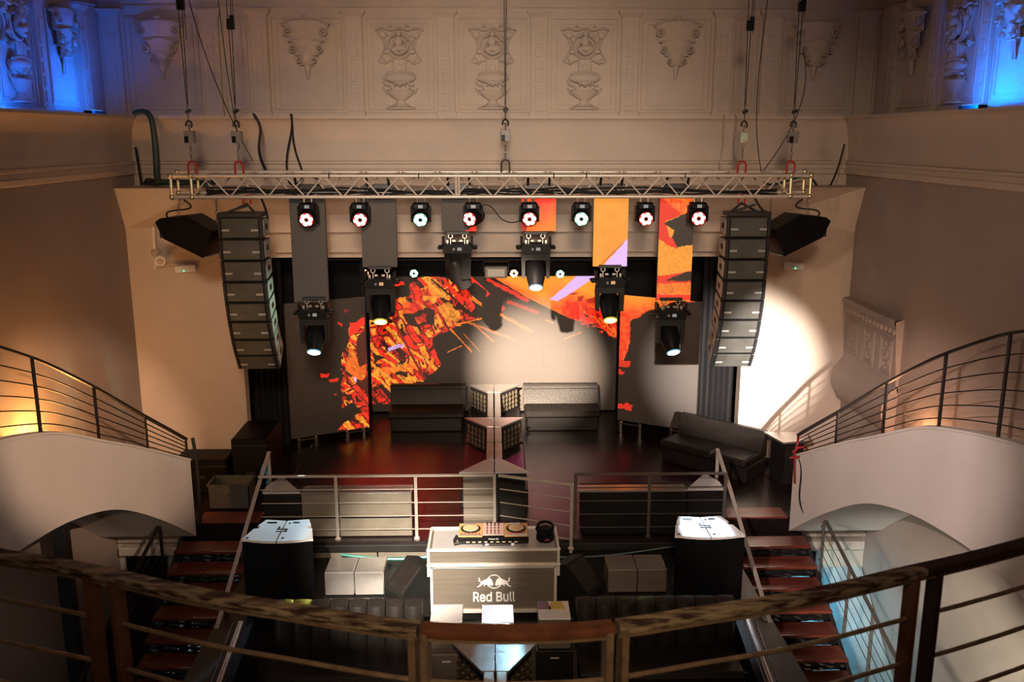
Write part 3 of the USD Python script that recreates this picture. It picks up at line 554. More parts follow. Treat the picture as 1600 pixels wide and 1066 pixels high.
def left_picture(x, y):
    E_ = np.zeros(x.shape+(3,)); n = fb(x, y, .06, 4, 12); jx, jy = x+9*(n-.5), y+12*(fb(x, y, .07, 4, 15)-.5); e_ = ember(x*1.0, y, 21)
    M_ = inside(lz([(480, 185), (590, 165), (640, 930), (370, 950), (410, 900), (480, 860), (540, 805), (500, 750), (420, 785), (425, 600), (415, 510), (430, 390), (485, 300)]), jx, jy); E_[M_] = e_[M_]
    for p, c_ in (([(480, 180), (600, 165), (600, 210), (560, 215), (490, 285)], RD), ([(265, 557), (322, 552), (320, 580), (266, 583)], RD*.8), ([(320, 592), (392, 580), (388, 600), (330, 612)], RD*.8), ([(400, 192), (432, 190), (430, 205), (405, 210)], RD*.7), ([(450, 95), (495, 115), (460, 125)], RD*.25), ([(360, 675), (385, 665), (380, 685)], RD*.6),
                  ([(500, 570), (525, 575), (522, 600), (500, 600)], LI), ([(445, 690), (490, 690), (480, 740), (450, 735)], DR*.05), ([(545, 270), (600, 240), (610, 700), (580, 660), (540, 640), (520, 420)], DR*.3)):
        k_ = inside(lz(p), jx, jy); E_[k_] = c_ if len(c_.shape) == 1 else c_
    k_ = inside(lz([(490, 310), (520, 420), (560, 500), (600, 480), (600, 540), (560, 600), (440, 520), (460, 420)]), jx, jy); E_[k_] = (.55*(OR*.9+YO*.2)*(.3+1.2*fb(x, y, .2, 4, 3)[k_])[:, None]+.6*e_[k_]); return E_
def rz(p): return [(820+a/5.33, 300+b_/5.33) for a, b_ in p]
def right_picture(x, y):
    E_ = np.zeros(x.shape+(3,)); n = fb(x, y, .06, 4, 32); n2 = fb(x, y, .2, 3, 30); jx, jy = x+12*(n-.5), y+10*(fb(x, y, .08, 4, 35)-.5)
    M_ = inside(rz([(700, 800), (1480, 870), (1440, 900), (1240, 905), (1080, 960), (960, 1010), (880, 1080), (870, 1200), (850, 1330), (800, 1400), (700, 1400)]), jx, jy)
    d = np.clip((y-(458+(x-967)*.06))/34, 0, 1)*.9+np.clip((x-1000)/70, 0, 1)*.6; d = np.clip(d*(.6+.8*n2), 0, 1)[..., None]
    E_[M_] = (YO*(1-d)+RD*d)[M_]
    for p in ([(760, 1360), (870, 1400), (860, 1440), (760, 1430)], [(760, 1760), (905, 1765), (890, 1800), (760, 1790)], [(760, 1460), (840, 1470), (820, 1500), (760, 1490)]): E_[inside(rz(p), jx, jy)] = RD*.8
    return E_
def strip_picture(k):
    def f(x, y):
        E_ = np.zeros(x.shape+(3,)); n = fb(x, y, .08, 4, 40+k); n2 = fb(x, y, .25, 3, 44); jx, jy = x+6*(n-.5), y+6*(n2-.5)
        if k == 2: E_[inside([(722, 364), (741, 353), (750, 352), (750, 364)], jx, jy)] = RD
        if k == 3:
            d = np.clip((352-y+(868-x)*.4)/45, 0, 1)*(.4+1.1*n); d = np.clip(d, 0, 1)[..., None]; E_[:] = OR*1.05*(1-d)+RD*d; E_[inside([(810, 340), (832, 343), (818, 366), (810, 366)], jx, jy)] = DR*2
        if k == 4:
            E_[:] = (YO*.92+.0)*(.86+.28*n[..., None]); E_[np.abs((y-416)+(x-938)*.93) < 1.6*(n2+.4)] = OR*.6; E_[inside([(940, 420), (984, 372), (990, 420)], x, y)] = LI
        if k == 5:
            u, v = (x-1031)/53*285+1133, (y-307)/160*850+40; v = v+14*(n2-.5); q = lambda *p: inside(p, u+10*(n-.5), v)
            t = np.clip(n2*1.6-.3, 0, 1)[..., None]; E_[:] = YO*(.8+.2*t); E_[q((1100, 30), (1450, 30), (1450, 150), (1320, 190))] = (OR*t*1.2+RD*(1-t))[q((1100, 30), (1450, 30), (1450, 150), (1320, 190))]
            E_[q((1100, 20), (1320, 190), (1180, 245), (1250, 460), (1100, 370))] = RD*.9; E_[q((1170, 260), (1440, 140), (1440, 430), (1290, 462), (1240, 380), (1260, 320))] = 0
            E_[q((1180, 430), (1240, 370), (1300, 470), (1250, 450))] = RD; E_[q((1100, 690), (1200, 690), (1440, 650), (1440, 750), (1100, 760))] = RD*.9; E_[q((1190, 735), (1380, 660), (1440, 665), (1440, 740))] = 0; E_[q((1100, 850), (1440, 855), (1440, 900), (1100, 900))] = RD
            b_ = q((1100, 760), (1440, 750), (1440, 850), (1100, 850)); E_[b_] = (OR*(.7+.5*t))[b_]
        return E_
    return f
def led_panel(thing, c00, c10, c01, c11, pic, q00, q10, q01, q11, cols, rows, n, back, seam=.0003):
    """corners top-left, top-right, bottom-left, bottom-right in the room, and of the picture it shows."""
    c = [np.array(a, float) for a in (c00, c10, c01, c11)]; q = [np.array(a, float) for a in (q00, q10, q01, q11)]; bi = lambda k, u, v: (k[0]*(1-u)+k[1]*u)*(1-v)+(k[2]*(1-u)+k[3]*u)*v
    nrm = np.cross(c[1]-c[0], c[2]-c[0]); nrm /= np.linalg.norm(nrm)
    if nrm[1] > 0: nrm = -nrm
    for r in range(rows):
        for k in range(cols):
            e = seam*2; u = (k+np.linspace(e, 1-e, n+1))/cols; v = (r+np.linspace(e, 1-e, n+1))/rows; U_, V_ = np.meshgrid(u, v); U_, V_ = U_[..., None], V_[..., None]
            P = bi(c, U_, V_); uc, vc = (U_[:-1, :-1]+U_[1:, 1:])/2, (V_[:-1, :-1]+V_[1:, 1:])/2; Q = bi(q, uc, vc); E_ = pic(Q[..., 0], Q[..., 1])
            # one quad per lit pixel block so that the pixels stay crisp
            pts = np.stack([P[:-1, :-1], P[:-1, 1:], P[1:, 1:], P[1:, :-1]], 2).reshape(-1, 3); col = np.repeat(E_.reshape(-1, 3), 4, 0)
            i = np.arange(len(pts)).reshape(-1, 4)[:, ::-1]; f = np.vstack([i[:, [0, 1, 2]], i[:, [0, 2, 3]]])
            ring = np.array([P[0, 0], P[0, -1], P[-1, -1], P[-1, 0]]); bk = ring-nrm*back; o = len(pts); pts = np.vstack([pts, ring, bk]); col = np.vstack([col, np.zeros((8, 3))])
            side = [(o+a, o+(a+1) % 4, o+4+(a+1) % 4, o+4+a) for a in range(4)]+[(o+4, o+5, o+6, o+7)]; side = np.array(side); f = np.vstack([f, side[:, [0, 1, 2]], side[:, [0, 2, 3]]])
            p = numbered(thing.path, 'led_panel'); g = usdkit.mesh(stage, p, (pts-thing.loc, f), MAT['led_face']); UsdGeom.PrimvarsAPI(g).CreatePrimvar('emit', Sdf.ValueTypeNames.Color3fArray, 'vertex').Set(Vt.Vec3fArray.FromNumpy(np.ascontiguousarray(col, np.float32)))
t = T('led_video_wall', 'large LED video wall at the back of the stage with a red and orange shard picture', 'LED screen', (0, 18.5, 1.4))
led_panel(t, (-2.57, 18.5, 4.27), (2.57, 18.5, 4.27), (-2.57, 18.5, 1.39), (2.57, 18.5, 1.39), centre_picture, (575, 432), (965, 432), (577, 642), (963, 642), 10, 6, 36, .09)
b = B(); b.span((-2.6, 18.62, 1.36), (2.6, 18.7, 4.25), .01); t.part('support_frame', b, 'dark_metal')
t = T('led_side_screen', 'angled LED side screen on the left of the stage, red shards on its right edge', 'LED screen', (-3.1, 16.7, 1.4))
led_panel(t, (-3.82, 16.4, 4.09), (-2.45, 17.1, 4.10), (-3.82, 16.4, 1.50), (-2.45, 17.1, 1.49), left_picture, (445, 475), (575, 463), (453, 686), (577, 668), 3, 5, 36, .08)
b = B()
for x, y in ((-3.7, 16.46), (-3.4, 16.61), (-2.85, 16.9), (-2.55, 17.05)): b.box((x, y+.04, 1.43), (.05, .1, .14))
b.bar((-3.72, 16.43, 1.46), (-3.38, 16.60, 1.46), .03); b.bar((-2.87, 16.88, 1.46), (-2.53, 17.05, 1.46), .03); t.each('foot', b, 'steel')
t = T('led_side_screen', 'angled LED side screen on the right of the stage, mostly dark with orange top corner', 'LED screen', (3.1, 16.7, 1.4))
led_panel(t, (2.43, 17.1, 4.12), (3.82, 16.4, 4.10), (2.43, 17.1, 1.62), (3.82, 16.4, 1.60), right_picture, (967, 460), (1093, 470), (966, 655), (1085, 672), 3, 5, 36, .08)
b = B()
for x, y in ((2.5, 17.08), (2.85, 16.9), (3.4, 16.62), (3.75, 16.44)): b.box((x, y+.04, 1.48), (.05, .1, .24))
b.bar((2.5, 17.06, 1.56), (2.83, 16.89, 1.56), .03); b.bar((3.38, 16.62, 1.56), (3.72, 16.45, 1.56), .03); t.each('foot', b, 'steel')
STR = [(-2.60, 3, 'longest unlit LED column on the left, beside the left line array'), (-1.61, 2, 'unlit LED column of two panels, second from the left'), (-.48, 1, 'single unlit LED panel with a red corner, left of centre'),
       (.64, 1, 'single LED panel glowing red and orange, right of centre'), (1.66, 2, 'LED column of two panels glowing amber with a lilac corner'), (2.59, 3, 'longest lit LED column on the right, red and orange with dark shapes')]
SPX = [(453, 507), (563, 618), (690, 744), (815, 868), (927, 983), (1030, 1085)]
for i, (x, n, lab) in enumerate(STR):
    t = T('led_column', lab, 'LED column', (x, 12.85, 6.27-.5*n)); yb = {1: 362, 2: 417, 3: 470}[n]
    led_panel(t, (x-.245, 12.85, 6.27), (x+.245, 12.85, 6.27), (x-.245, 12.85, 6.27-.505*n), (x+.245, 12.85, 6.27-.505*n), strip_picture(i), (SPX[i][0], 305), (SPX[i][1], 305), (SPX[i][0], yb), (SPX[i][1], yb), 1, n, 44, .07)
    b = B(); b.span((x-.2, 12.93, 6.2), (x+.2, 12.96, 6.42), .005)
    for s in (-.15, .15): b.cyl((x+s, 12.94, 6.4), (x+s, 12.80, 6.56), .018)
    t.part('hanging_bracket', b, 'dark_metal')
for sx in (-1, 1): b = B(); b.span((sx*2.49-.04, 17.15, 1.36), (sx*2.49+.04, 17.25, 4.9), .01); single('support_post', b, 'drape', f'black steel post between centre screen and {"left" if sx < 0 else "right"} side screen', 'post')
for sx in (-1, 1): b = B(); w_ = np.linspace(0, 1, 30); b.grid([[(sx*(4.36-.5*w), 15.95+.5*w+.05*math.sin(w*38), z) for w in w_] for z in (1.37, 5.45)]); b.grid([[(sx*(4.37-.5*w), 15.97+.5*w+.05*math.sin(w*38), z) for w in w_] for z in (5.45, 1.37)]); single('stage_drape', b, 'drape', f'black fabric drape beside the {"left" if sx < 0 else "right"} LED side screen', 'curtain')

# ------------------------------------------------------------------ truss and rigging
TX0, TX1, TZ0, TZ1, TC, TY = -4.05, 4.05, 6.27, 6.55, .28, 12.45
tilt = math.radians(-9); TR = rotx(-tilt*1.0)
def tp(x, a, c): return (x, TY + a*TC*math.cos(.15) - c*0*TC, TZ0 + c*TC + a*TC*math.sin(.15))
t = T('lighting_truss', 'long silver aluminium box truss hung across the stage front', 'lighting truss', (0, TY, TZ0))
for a in (0, 1):
    for c in (0, 1): b = B(); b.cyl(tp(TX0-.27, a, c), tp(TX1+.27, a, c), .025, n=12); t.part('chord', b, 'truss_metal')
n = 32; dx = (TX1-TX0)/n
for face in range(4):
    for i in range(n):
        x0, x1 = TX0+i*dx, TX0+(i+1)*dx; k = i % 2
        if face < 2: p, q = tp(x0, face, k ^ face), tp(x1, face, 1-(k ^ face))
        else: p, q = tp(x0, k, face-2), tp(x1, 1-k, face-2)
        b = B(); b.cyl(p, q, .012, n=6, cap=False); t.part('brace', b, 'truss_metal')
for x in (TX0-.27, TX0, TX1, TX1+.27, -.50, -.46):
    for a in (0, 1):
        b = B(); b.cyl(tp(x, a, 0), tp(x, a, 1), .022 if abs(x) > 1 else .018, n=8); p_ = t.part('end_post', b, 'truss_end' if abs(x) > 1 else 'truss_metal')
        if abs(x) > 1:
            b = B(); b.ball(tp(x, a, 0), (.042,)*3, sub=1); b.ball(tp(x, a, 1), (.042,)*3, sub=1); t.each('corner_coupler', b, 'truss_end', p_)
for x in (-2.2, -1.0, .82, 1.26, 2.6): b = B(); b.torus(tp(x, 0, 1), .03, .008, roty(math.pi/2), 10, 5); t.part('clamp_ring', b, 'dark_metal')
def chain_links(b, p, q, r=.016, step=.05):
    p, q = np.array(p, float), np.array(q, float); L = np.linalg.norm(q-p); k = max(2, int(L/step)); F_ = frame(q-p)
    for i in range(k):
        c = p+(q-p)*(i+.5)/k; a = np.linspace(0, 2*np.pi, 8, endpoint=False); e = np.stack([np.cos(a)*r, 0*a, np.sin(a)*step*.62], 1); e = e if i % 2 else e[:, [1, 0, 2]]
        b.tube(e @ F_.T + c, r*.3, 4, closed=True)
def shackle(b, c, w=.05, h=.12): a = np.linspace(0, np.pi, 9); b.tube([(c[0]-w, c[1], c[2]-.02)]+[(c[0]-w*math.cos(x), c[1], c[2]+h*.6+w*math.sin(x)) for x in a]+[(c[0]+w, c[1], c[2]-.02)], .014, 6)
HST = [(-4.06, 'hoist_grey', 'leftmost chain hoist line hanging over the end of the truss'), (-3.43, 'hoist_grey', 'second hoist line from the left, beside the leftmost one'), (.17, 'hoist_grey', 'single hoist line over the middle of the truss'), (3.40, 'hoist_green', 'hoist line with pale green block over the right line array'), (4.07, 'hoist_grey', 'rightmost chain hoist line over the end of the truss')]
for i, (x, mt, lab) in enumerate(HST):
    y = TY+.12; z0 = 6.60 if i != 2 else 6.62; t = T('hoist_line', lab, 'chain hoist', (x, y, z0)); zb = z0+.18
    b = B(); shackle(b, (x, y, z0), .055, .14); t.part('shackle', b, 'red_shackle' if i != 2 else 'steel')
    b = B(); b.box((x, y, zb+.28), (.13, .11, .155) if i != 3 else (.10, .10, .12)); hb = t.part('hoist_block', b, mt); b = B(); b.span((x-.055, y-.06, zb+.205), (x-.005, y-.052, zb+.29)); t.part('cover_plate', b, 'black_plastic' if i != 3 else mt, hb)
    b = B(); chain_links(b, (x, y, zb-.02), (x, y, zb+.2)); t.part('chain', b, 'chain'); b = B(); chain_links(b, (x, y, zb+.36), (x, y, zb+.72), .02, .07); t.part('chain', b, 'chain')
    b = B(); a = np.linspace(-.8, 3.6, 10); b.tube([(x+.04*math.cos(k), y, zb+.44+.05*math.sin(k)) for k in a], .012, 6); t.part('hook', b, 'dark_metal'); b = B(); b.cyl((x-.03, y, zb+.6), (x+.04, y, zb+.63), .02); t.part('swivel', b, 'dark_metal')
    b = B(); sp_ = .03
    for s in ((-1, 1) if i != 2 else (-.5, .5)): b.tube([(x+s*.006, y, zb+.70), (x+s*sp_, y, 9.0), (x+s*sp_, y, 10.3)], .006, 5)
    if i in (0, 1, 3, 4): b.tube([(x+.05, y, 8.3+.2*i % .5), (x+.055, y, 9.3), (x+.02, y, 10.3)], .005, 5)
    t.part('cable', b, 'cable_black')
    if i in (0, 1, 3, 4):
        zz = {0: 8.74, 1: 8.50, 3: 8.50, 4: 8.74}[i]; b = B(); b.box((x+.01, y, zz), (.09, .08, .13)); b.box((x+.03, y, zz+.08), (.05, .06, .06)); t.part('pulley_block', b, 'black_plastic')
def cable(name, lab, pts, r, mt='cable_black', group=None, n=40):
    p = np.array(pts, float); s = np.r_[0, np.cumsum(np.linalg.norm(np.diff(p, axis=0), axis=1))]; q = CubicSpline(s, p)(np.linspace(0, s[-1], n)); b = B(); b.tube(q, r, 6); single(name, b, mt, lab, 'cable', group)
cable('cable', 'slack black wire sagging from the upper left pulley to the truss', [(-4.0, 12.55, 9.2), (-3.6, 12.55, 7.6), (-3.25, 12.6, 6.75)], .006)
cable('cable', 'thin black wire hanging down from the ceiling left of the second hoist', [(-3.58, 12.55, 10.2), (-3.52, 12.55, 8.2), (-3.4, 12.55, 6.9)], .005)
cable('cable', 'thick grey cable running from the ledge down to the left truss end', [(-3.78, 14.9, 7.41), (-3.6, 14.5, 7.25), (-3.3, 13.2, 6.85), (-3.12, 12.75, 6.62)], .022, 'dark_metal')
cable('cable', 'looped black cable hanging from the ledge left of centre', [(-3.22, 15.0, 7.42), (-3.22, 14.98, 7.15), (-3.28, 14.97, 6.9), (-3.30, 14.9, 6.45), (-3.25, 14.9, 6.32), (-3.12, 14.9, 6.35), (-3.14, 14.95, 6.75), (-3.2, 14.98, 7.1), (-3.205, 15.0, 7.42)], .016)
cable('cable', 'long slack wire curving to the truss left of the right end', [(3.6, 12.7, 10.2), (3.62, 12.7, 8.3), (3.6, 12.7, 7.3), (3.68, 12.6, 6.6)], .006)
cable('cable', 'slack wire curving down to the truss beside the rightmost hoist', [(4.14, 12.6, 8.2), (4.1, 12.6, 7.3), (3.9, 12.6, 6.9), (3.7, 12.55, 6.62)], .006)
cable('cable', 'pale cord loop hanging on the cove right of centre', [(3.75, 15.10, 7.405), (3.74, 15.06, 7.40), (3.72, 15.0, 6.8), (3.75, 15.0, 6.5), (3.9, 15.0, 6.45), (3.92, 15.0, 6.8), (3.93, 15.06, 7.40), (3.93, 15.10, 7.405)], .012, 'beige_plastic')
cable('cable', 'green cable lying on the right end of the bulkhead', [(4.35, 14.7, 6.35), (4.8, 14.7, 6.40), (5.05, 14.7, 6.43), (5.2, 14.7, 6.30)], .02, 'cable_green')
cable('cable', 'black cable hanging on the right cornice corner', [(5.75, 15.1, 6.95), (5.65, 15.05, 6.55), (5.5, 14.9, 6.30)], .014)
cable('cable', 'thick green cable bundle dropping in the left wall corner', [(-5.7, 15.0, 7.42), (-5.45, 14.98, 7.40), (-5.4, 14.96, 7.2), (-5.38, 14.9, 6.6), (-5.35, 14.8, 6.32)], .045, 'cable_green')
cable('cable', 'thin dark cable dropping left of the green bundle', [(-5.72, 15.0, 6.9), (-5.66, 14.9, 6.6), (-5.6, 14.8, 6.31)], .02)
t = T('cable_heap', 'heap of dark green and black cables on the left end of the bulkhead', 'cables', (-4.9, 14.55, 6.30))
for k in range(9):
    o = RNG.uniform(-1, 1, (7, 3)); xs = np.linspace(-5.45, -4.4, 7); q = CubicSpline(np.arange(7), [(x, 14.58+.12*a[1], 6.33+.07*abs(a[2])) for x, a in zip(xs, o)])(np.linspace(0, 6, 40)); b = B(); b.tube(q, .02, 6); t.part('cable', b, 'cable_green' if k % 2 else 'cable_black')
b = B()
for k in range(5): o = RNG.uniform(-1, 1, (14, 2)); b.tube([(x, TY+.14+.06*q[0], TZ0+.07+.05*q[1]) for x, q in zip(np.linspace(-3.9, 3.9, 14), o)], .012, 5)
t = T('truss_cable_run', 'black power cables lying along the inside of the truss', 'cable', (0, TY, TZ0)); t.part('cable', b, 'cable_black')

# ------------------------------------------------------------------ wash lights under the truss
def flower(t, c, d, r, core, rim, parent=None):
    F_ = frame(d, (0, 0, 1)); c = np.array(c, float); d = np.array(d, float)/np.linalg.norm(d)
    b = B(); b.lathe([(r*1.08, 0), (r*1.11, .012), (r*1.0, .014)], F_, c, 20); t.part('halo_ring', b, rim, parent)  # glowing ring stands in for the halo around the lenses
    for k in range(6):
        a = k*math.pi/3+.2; o = F_[:, 0]*math.cos(a)*r*.70+F_[:, 1]*math.sin(a)*r*.70; b = B(); b.lathe([(r*.385, .014), (r*.34, .026), (r*.12, .03)], F_, c+o, 10); t.part('lens', b, core, parent)
    b = B(); b.lathe([(r*.27, .013), (r*.25, .02)], F_, c, 10); t.part('lens_hub', b, 'black_plastic', parent)
def wash(x, d, core, rim, label, zo=0, group=None):
    z = 6.20; y = 12.42; t = T('wash_light', label, 'stage light', (x, y, z-.30), group)
    b = B(); b.span((x-.11, y-.09, z-.10), (x+.11, y+.11, z-.0), .02); base = t.part('base', b, 'black_plastic')
    b = B(); b.cyl((x-.05, y, z), (x-.05, y, z+.05), .02, n=8); b.cyl((x+.05, y, z), (x+.05, y, z+.05), .02, n=8); t.part('clamp', b, 'chain', base)
    b = B(); b.span((x-.03, y-.094, z-.075), (x+.035, y-.088, z-.03), .003); t.part('display', b, 'display_dim', base)
    for s in (-1, 1): b = B(); b.hull([(x+s*a, y+e, zz) for a in (.105, .135) for e, zz in ((-.06, z-.05), (.06, z-.05), (-.05, z-.26), (.05, z-.26))]); t.part('yoke_arm', b, 'black_plastic')
    d = np.array(d, float)/np.linalg.norm(d); c = np.array([x, y-.02, z-.20]); F_ = frame(d)
    b = B(); b.lathe([(.07, -.16), (.11, -.13), (.125, -.04), (.12, .05), (.10, .09)], F_, c, 20); b.hull([(x+a, y+e, zz) for a, e, zz in ((-.10, -.08, z-.06), (.10, -.08, z-.06), (-.10, .1, z-.06), (.10, .1, z-.06), (-.11, -.06, z-.24), (.11, -.06, z-.24), (-.1, .1, z-.26), (.1, .1, z-.26))]); t.part('head', b, 'black_plastic')
    flower(t, c+d*.09, d, .085, core, rim); return t
WS = [(-2.50, (-.05, -1, -.25), 0, 'red wash light, leftmost under the truss'), (-1.80, (.12, -1, -.28), 0, 'red wash light, second from the left under the truss'), (-.98, (.0, -1, -.28), 1, 'white wash light with green halo ring, left of centre under the truss'),
      (-.27, (-.55, -1, -.22), 0, 'red wash light turned aside, fourth from the left under the truss'), (.49, (.0, -1, -.22), 0, 'red wash light before the single lit LED panel'), (1.20, (-.1, -1, -.2), 1, 'white wash light with green halo ring, right of centre under the truss'),
      (2.06, (.05, -1, -.2), 0, 'red wash light, between the two right lit LED columns'), (2.79, (-.1, -1, -.16), 0, 'red wash light, rightmost under the truss')]
for x, d, k, lab in WS: wash(x, d, 'petal_white' if k else 'petal_red', 'halo_green' if k else 'halo_red', lab)
# small lamps above the LED wall
def small_par(px, py, core, rim, lab):
    p = at(px, py, Y=17.6); t = T('par_lamp', lab, 'stage light', p); b = B(); b.lathe([(.05, -.16), (.085, -.12), (.09, .0), (.085, .02)], frame((0, -1, -.1)), p, 14); t.part('housing', b, 'black_plastic')
    flower(t, p+np.array([0, -.02, 0]), (0, -1, -.1), .075, core, rim); b = B(); b.tube([p+(-.1, .05, 0), p+(-.1, .05, .15), p+(.1, .05, .15), p+(.1, .05, 0)], .012, 5); b.cyl(p+(0, .05, .15), p+(0, .05, .26), .02); t.part('bracket', b, 'black_plastic')
small_par(647, 427, 'petal_white', 'halo_green', 'small white and green lamp at the top left of the video wall'); small_par(875, 428, 'petal_white', 'halo_green', 'small white and green lamp at the top right of the video wall')
small_par(803, 427, 'petal_orange', 'halo_orange', 'small orange lamp at the top middle of the video wall'); small_par(570, 427, 'petal_orange', 'halo_orange', 'small orange lamp beside the left yellow moving head')
b = B(); b.cyl((-4.6, 17.75, 4.72), (4.6, 17.75, 4.72), .03); single('lamp_bar', b, 'dark_metal', 'thin dark bar carrying the small lamps above the video wall', 'lighting bar')
p = at(775, 425, Y=17.5); t = T('flood_light', 'grey rectangular floodlight above the middle of the video wall', 'floodlight', p)
b = B(); b.box(p, (.44, .12, .23), None, .02); t.part('housing', b, 'grey_lamp'); b = B(); b.box(p+(0, -.062, -.01), (.33, .012, .14)); t.part('glass', b, 'white_plastic'); b = B(); b.tube([p+(-.24, 0, 0), p+(-.24, 0, .2), p+(.24, 0, .2), p+(.24, 0, 0)], .012, 5); t.part('bracket', b, 'dark_metal')
cable('cable', 'thin green cable sagging in front of the black back wall', [(-1.6, 17.3, 4.88), (-.6, 17.3, 4.93), (.2, 17.3, 4.88), (.9, 17.3, 4.95), (1.4, 17.3, 4.90)], .012, 'cable_green')

# ------------------------------------------------------------------ moving heads below the LED columns
def mover(px, py, d, lens, rim, label, shown=True, head_mat='black_plastic', aim=None):
    o = at(px, py, Y=12.8); x, y, z = o; z = z-.04; t = T('moving_head', label, 'moving head light', (x, y, z-.62))
    b = B(); b.hull([(x+a, y+e, z+zz) for a, zz in ((-.17, .03), (.17, .03), (-.21, -.03), (.21, -.03), (-.19, -.10), (.19, -.10)) for e in (-.14, .14)]); base = t.part('base', b, 'black_plastic')
    for s in (-1, 1): b = B(); b.tube([(x+s*.18, y-.1, z-.02), (x+s*.26, y-.1, z-.025), (x+s*.26, y+.1, z-.025), (x+s*.18, y+.1, z-.02)], .022, 6); b.box((x+s*.2, y, z+.07), (.03, .2, .10)); t.part('handle', b, 'black_plastic', base)
    b = B(); b.box((x, y, z+.175), (.32, .06, .04)); t.part('clamp_bar', b, 'dark_metal', base)
    b = B()
    for s in (-.1, .1): b.torus((x+s, y, z+.13), .03, .01, rotx(math.pi/2), 10, 5); b.cyl((x+s, y, z+.03), (x+s, y, z+.11), .012, n=6); b.box((x+s*.5, y-.04, z+.07), (.05, .03, .03)); b.box((x+s*1.4, y-.06, z+.06), (.03, .03, .05))
    t.each('hook_clamp', b, 'chain', base)
    b = B(); b.span((x-.0, y-.147, z-.06), (x+.06, y-.139, z-.015), .003); t.part('display', b, 'display' if lens == 'lens_yellow' else 'display_dim', base); b = B(); b.lathe([(.02, 0), (.018, .01)], frame((0, -1, 0)), (x-.05, y-.14, z-.04), 10); t.part('jog_button', b, 'hoist_grey', base)
    yaw = 0 if shown else -.9; R = rotz(yaw)
    b = B(); b.add(*_hullvf([(a, e, zz) for a in (-.20, .20) for e in (-.09, .09) for zz in (-.11, -.20)] + [(a*.8, e, -.10) for a in (-.2, .2) for e in (-.07, .07)]), R, (x, y, z))
    for s in (-1, 1): b.add(*_hullvf([(s*a, e, zz) for a, zz in ((.145, -.17), (.205, -.17), (.15, -.46), (.195, -.46)) for e in (-.08, .08)]), R, (x, y, z))
    t.part('yoke', b, 'cabinet_black')
    d = np.array(d, float)/np.linalg.norm(d); c = np.array([x, y, z-.36]); F_ = frame(d, (0, 1, 0) if abs(d[2]) > .9 else (0, 0, 1))
    b = B(); b.lathe([(.05, -.21), (.10, -.19), (.135, -.10), (.14, .02), (.125, .14), (.105, .22), (.10, .27)], F_, c, 22, True, sq=(1, 1)); hd = t.part('head', b, head_mat)
    b = B()
    for k in range(3): b.torus(c+d*(.06+.05*k), .128-.01*k, .006, F_, 22, 5)
    t.part('cooling_rib', b, 'dark_metal', hd)
    b = B(); b.lathe([(.10, .26), (.102, .275), (.09, .277)], F_, c, 22); t.part('lens_rim', b, rim, hd)
    b = B(); b.lathe([(.088, .278), (.06, .292), (.02, .296)], F_, c, 22); t.part('lens', b, lens, hd)
    return c+d*.30
def _hullvf(pts): h = trimesh.convex.convex_hull(np.array(pts, float)); return h.vertices, h.faces
A1 = mover(491, 481, (0, -.62, -.78), 'lens_cyan', 'rim_cyan', 'moving head with cyan white lens below the longest left LED column')
A2 = mover(594, 433, (.02, -.62, -.78), 'lens_yellow', 'rim_yellow', 'moving head with yellow lens below the left two panel column')
A3 = mover(715, 379, (.45, .35, -.95), 'lens_off', 'black_plastic', 'unlit moving head turned away below the single unlit panel', False, 'dark_panel')
A4 = mover(837, 379, (0, -.6, -.8), 'lens_cyan', 'rim_cyan', 'moving head with bright white lens below the single lit panel')
A5 = mover(953, 431, (0, -.62, -.78), 'lens_yellow', 'rim_yellow', 'moving head with yellow lens below the amber LED column')
A6 = mover(1048, 482, (.12, -.62, -.78), 'lens_cyan', 'rim_cyan', 'moving head with pale cyan lens below the longest lit LED column')
spot('beam_left', A1, (-2.65, 10.5, 2.3), 60, 9, (.45, .80, 1), .05, .3)
spot('beam_rail', A1, (-2.75, 12.3, 2.35), 700, 1.1, (.45, .85, 1), .03, .6)
spot('beam_right_floor', A6, (2.98, 13.1, 1.36), 420, 1.1, (.30, .65, 1), .03, .6)
spot('beam_yellow_left', A2, (-2.2, 9.2, 2.05), 420, 2.4, (1, .88, .12), .03, .4)
spot('beam_centre', A4, (.05, 9.2, 1.9), 340, 5.5, (.80, .88, 1), .05, .5)
spot('beam_spine', A4, (.02, 13.5, 2.15), 60, 2.6, (.75, .9, 1), .03, .5)
spot('beam_table', A4, (.02, 8.35, 1.93), 60, 3.0, (.35, .75, 1), .05, .5)
spot('beam_yellow_right', A5, (1.7, 9.2, 2.0), 14, 2.0, (1, .88, .12), .03, .4)
spot('beam_right', A6, (2.62, 10.4, 2.3), 520, 7.0, (.66, .84, 1), .05, .5)

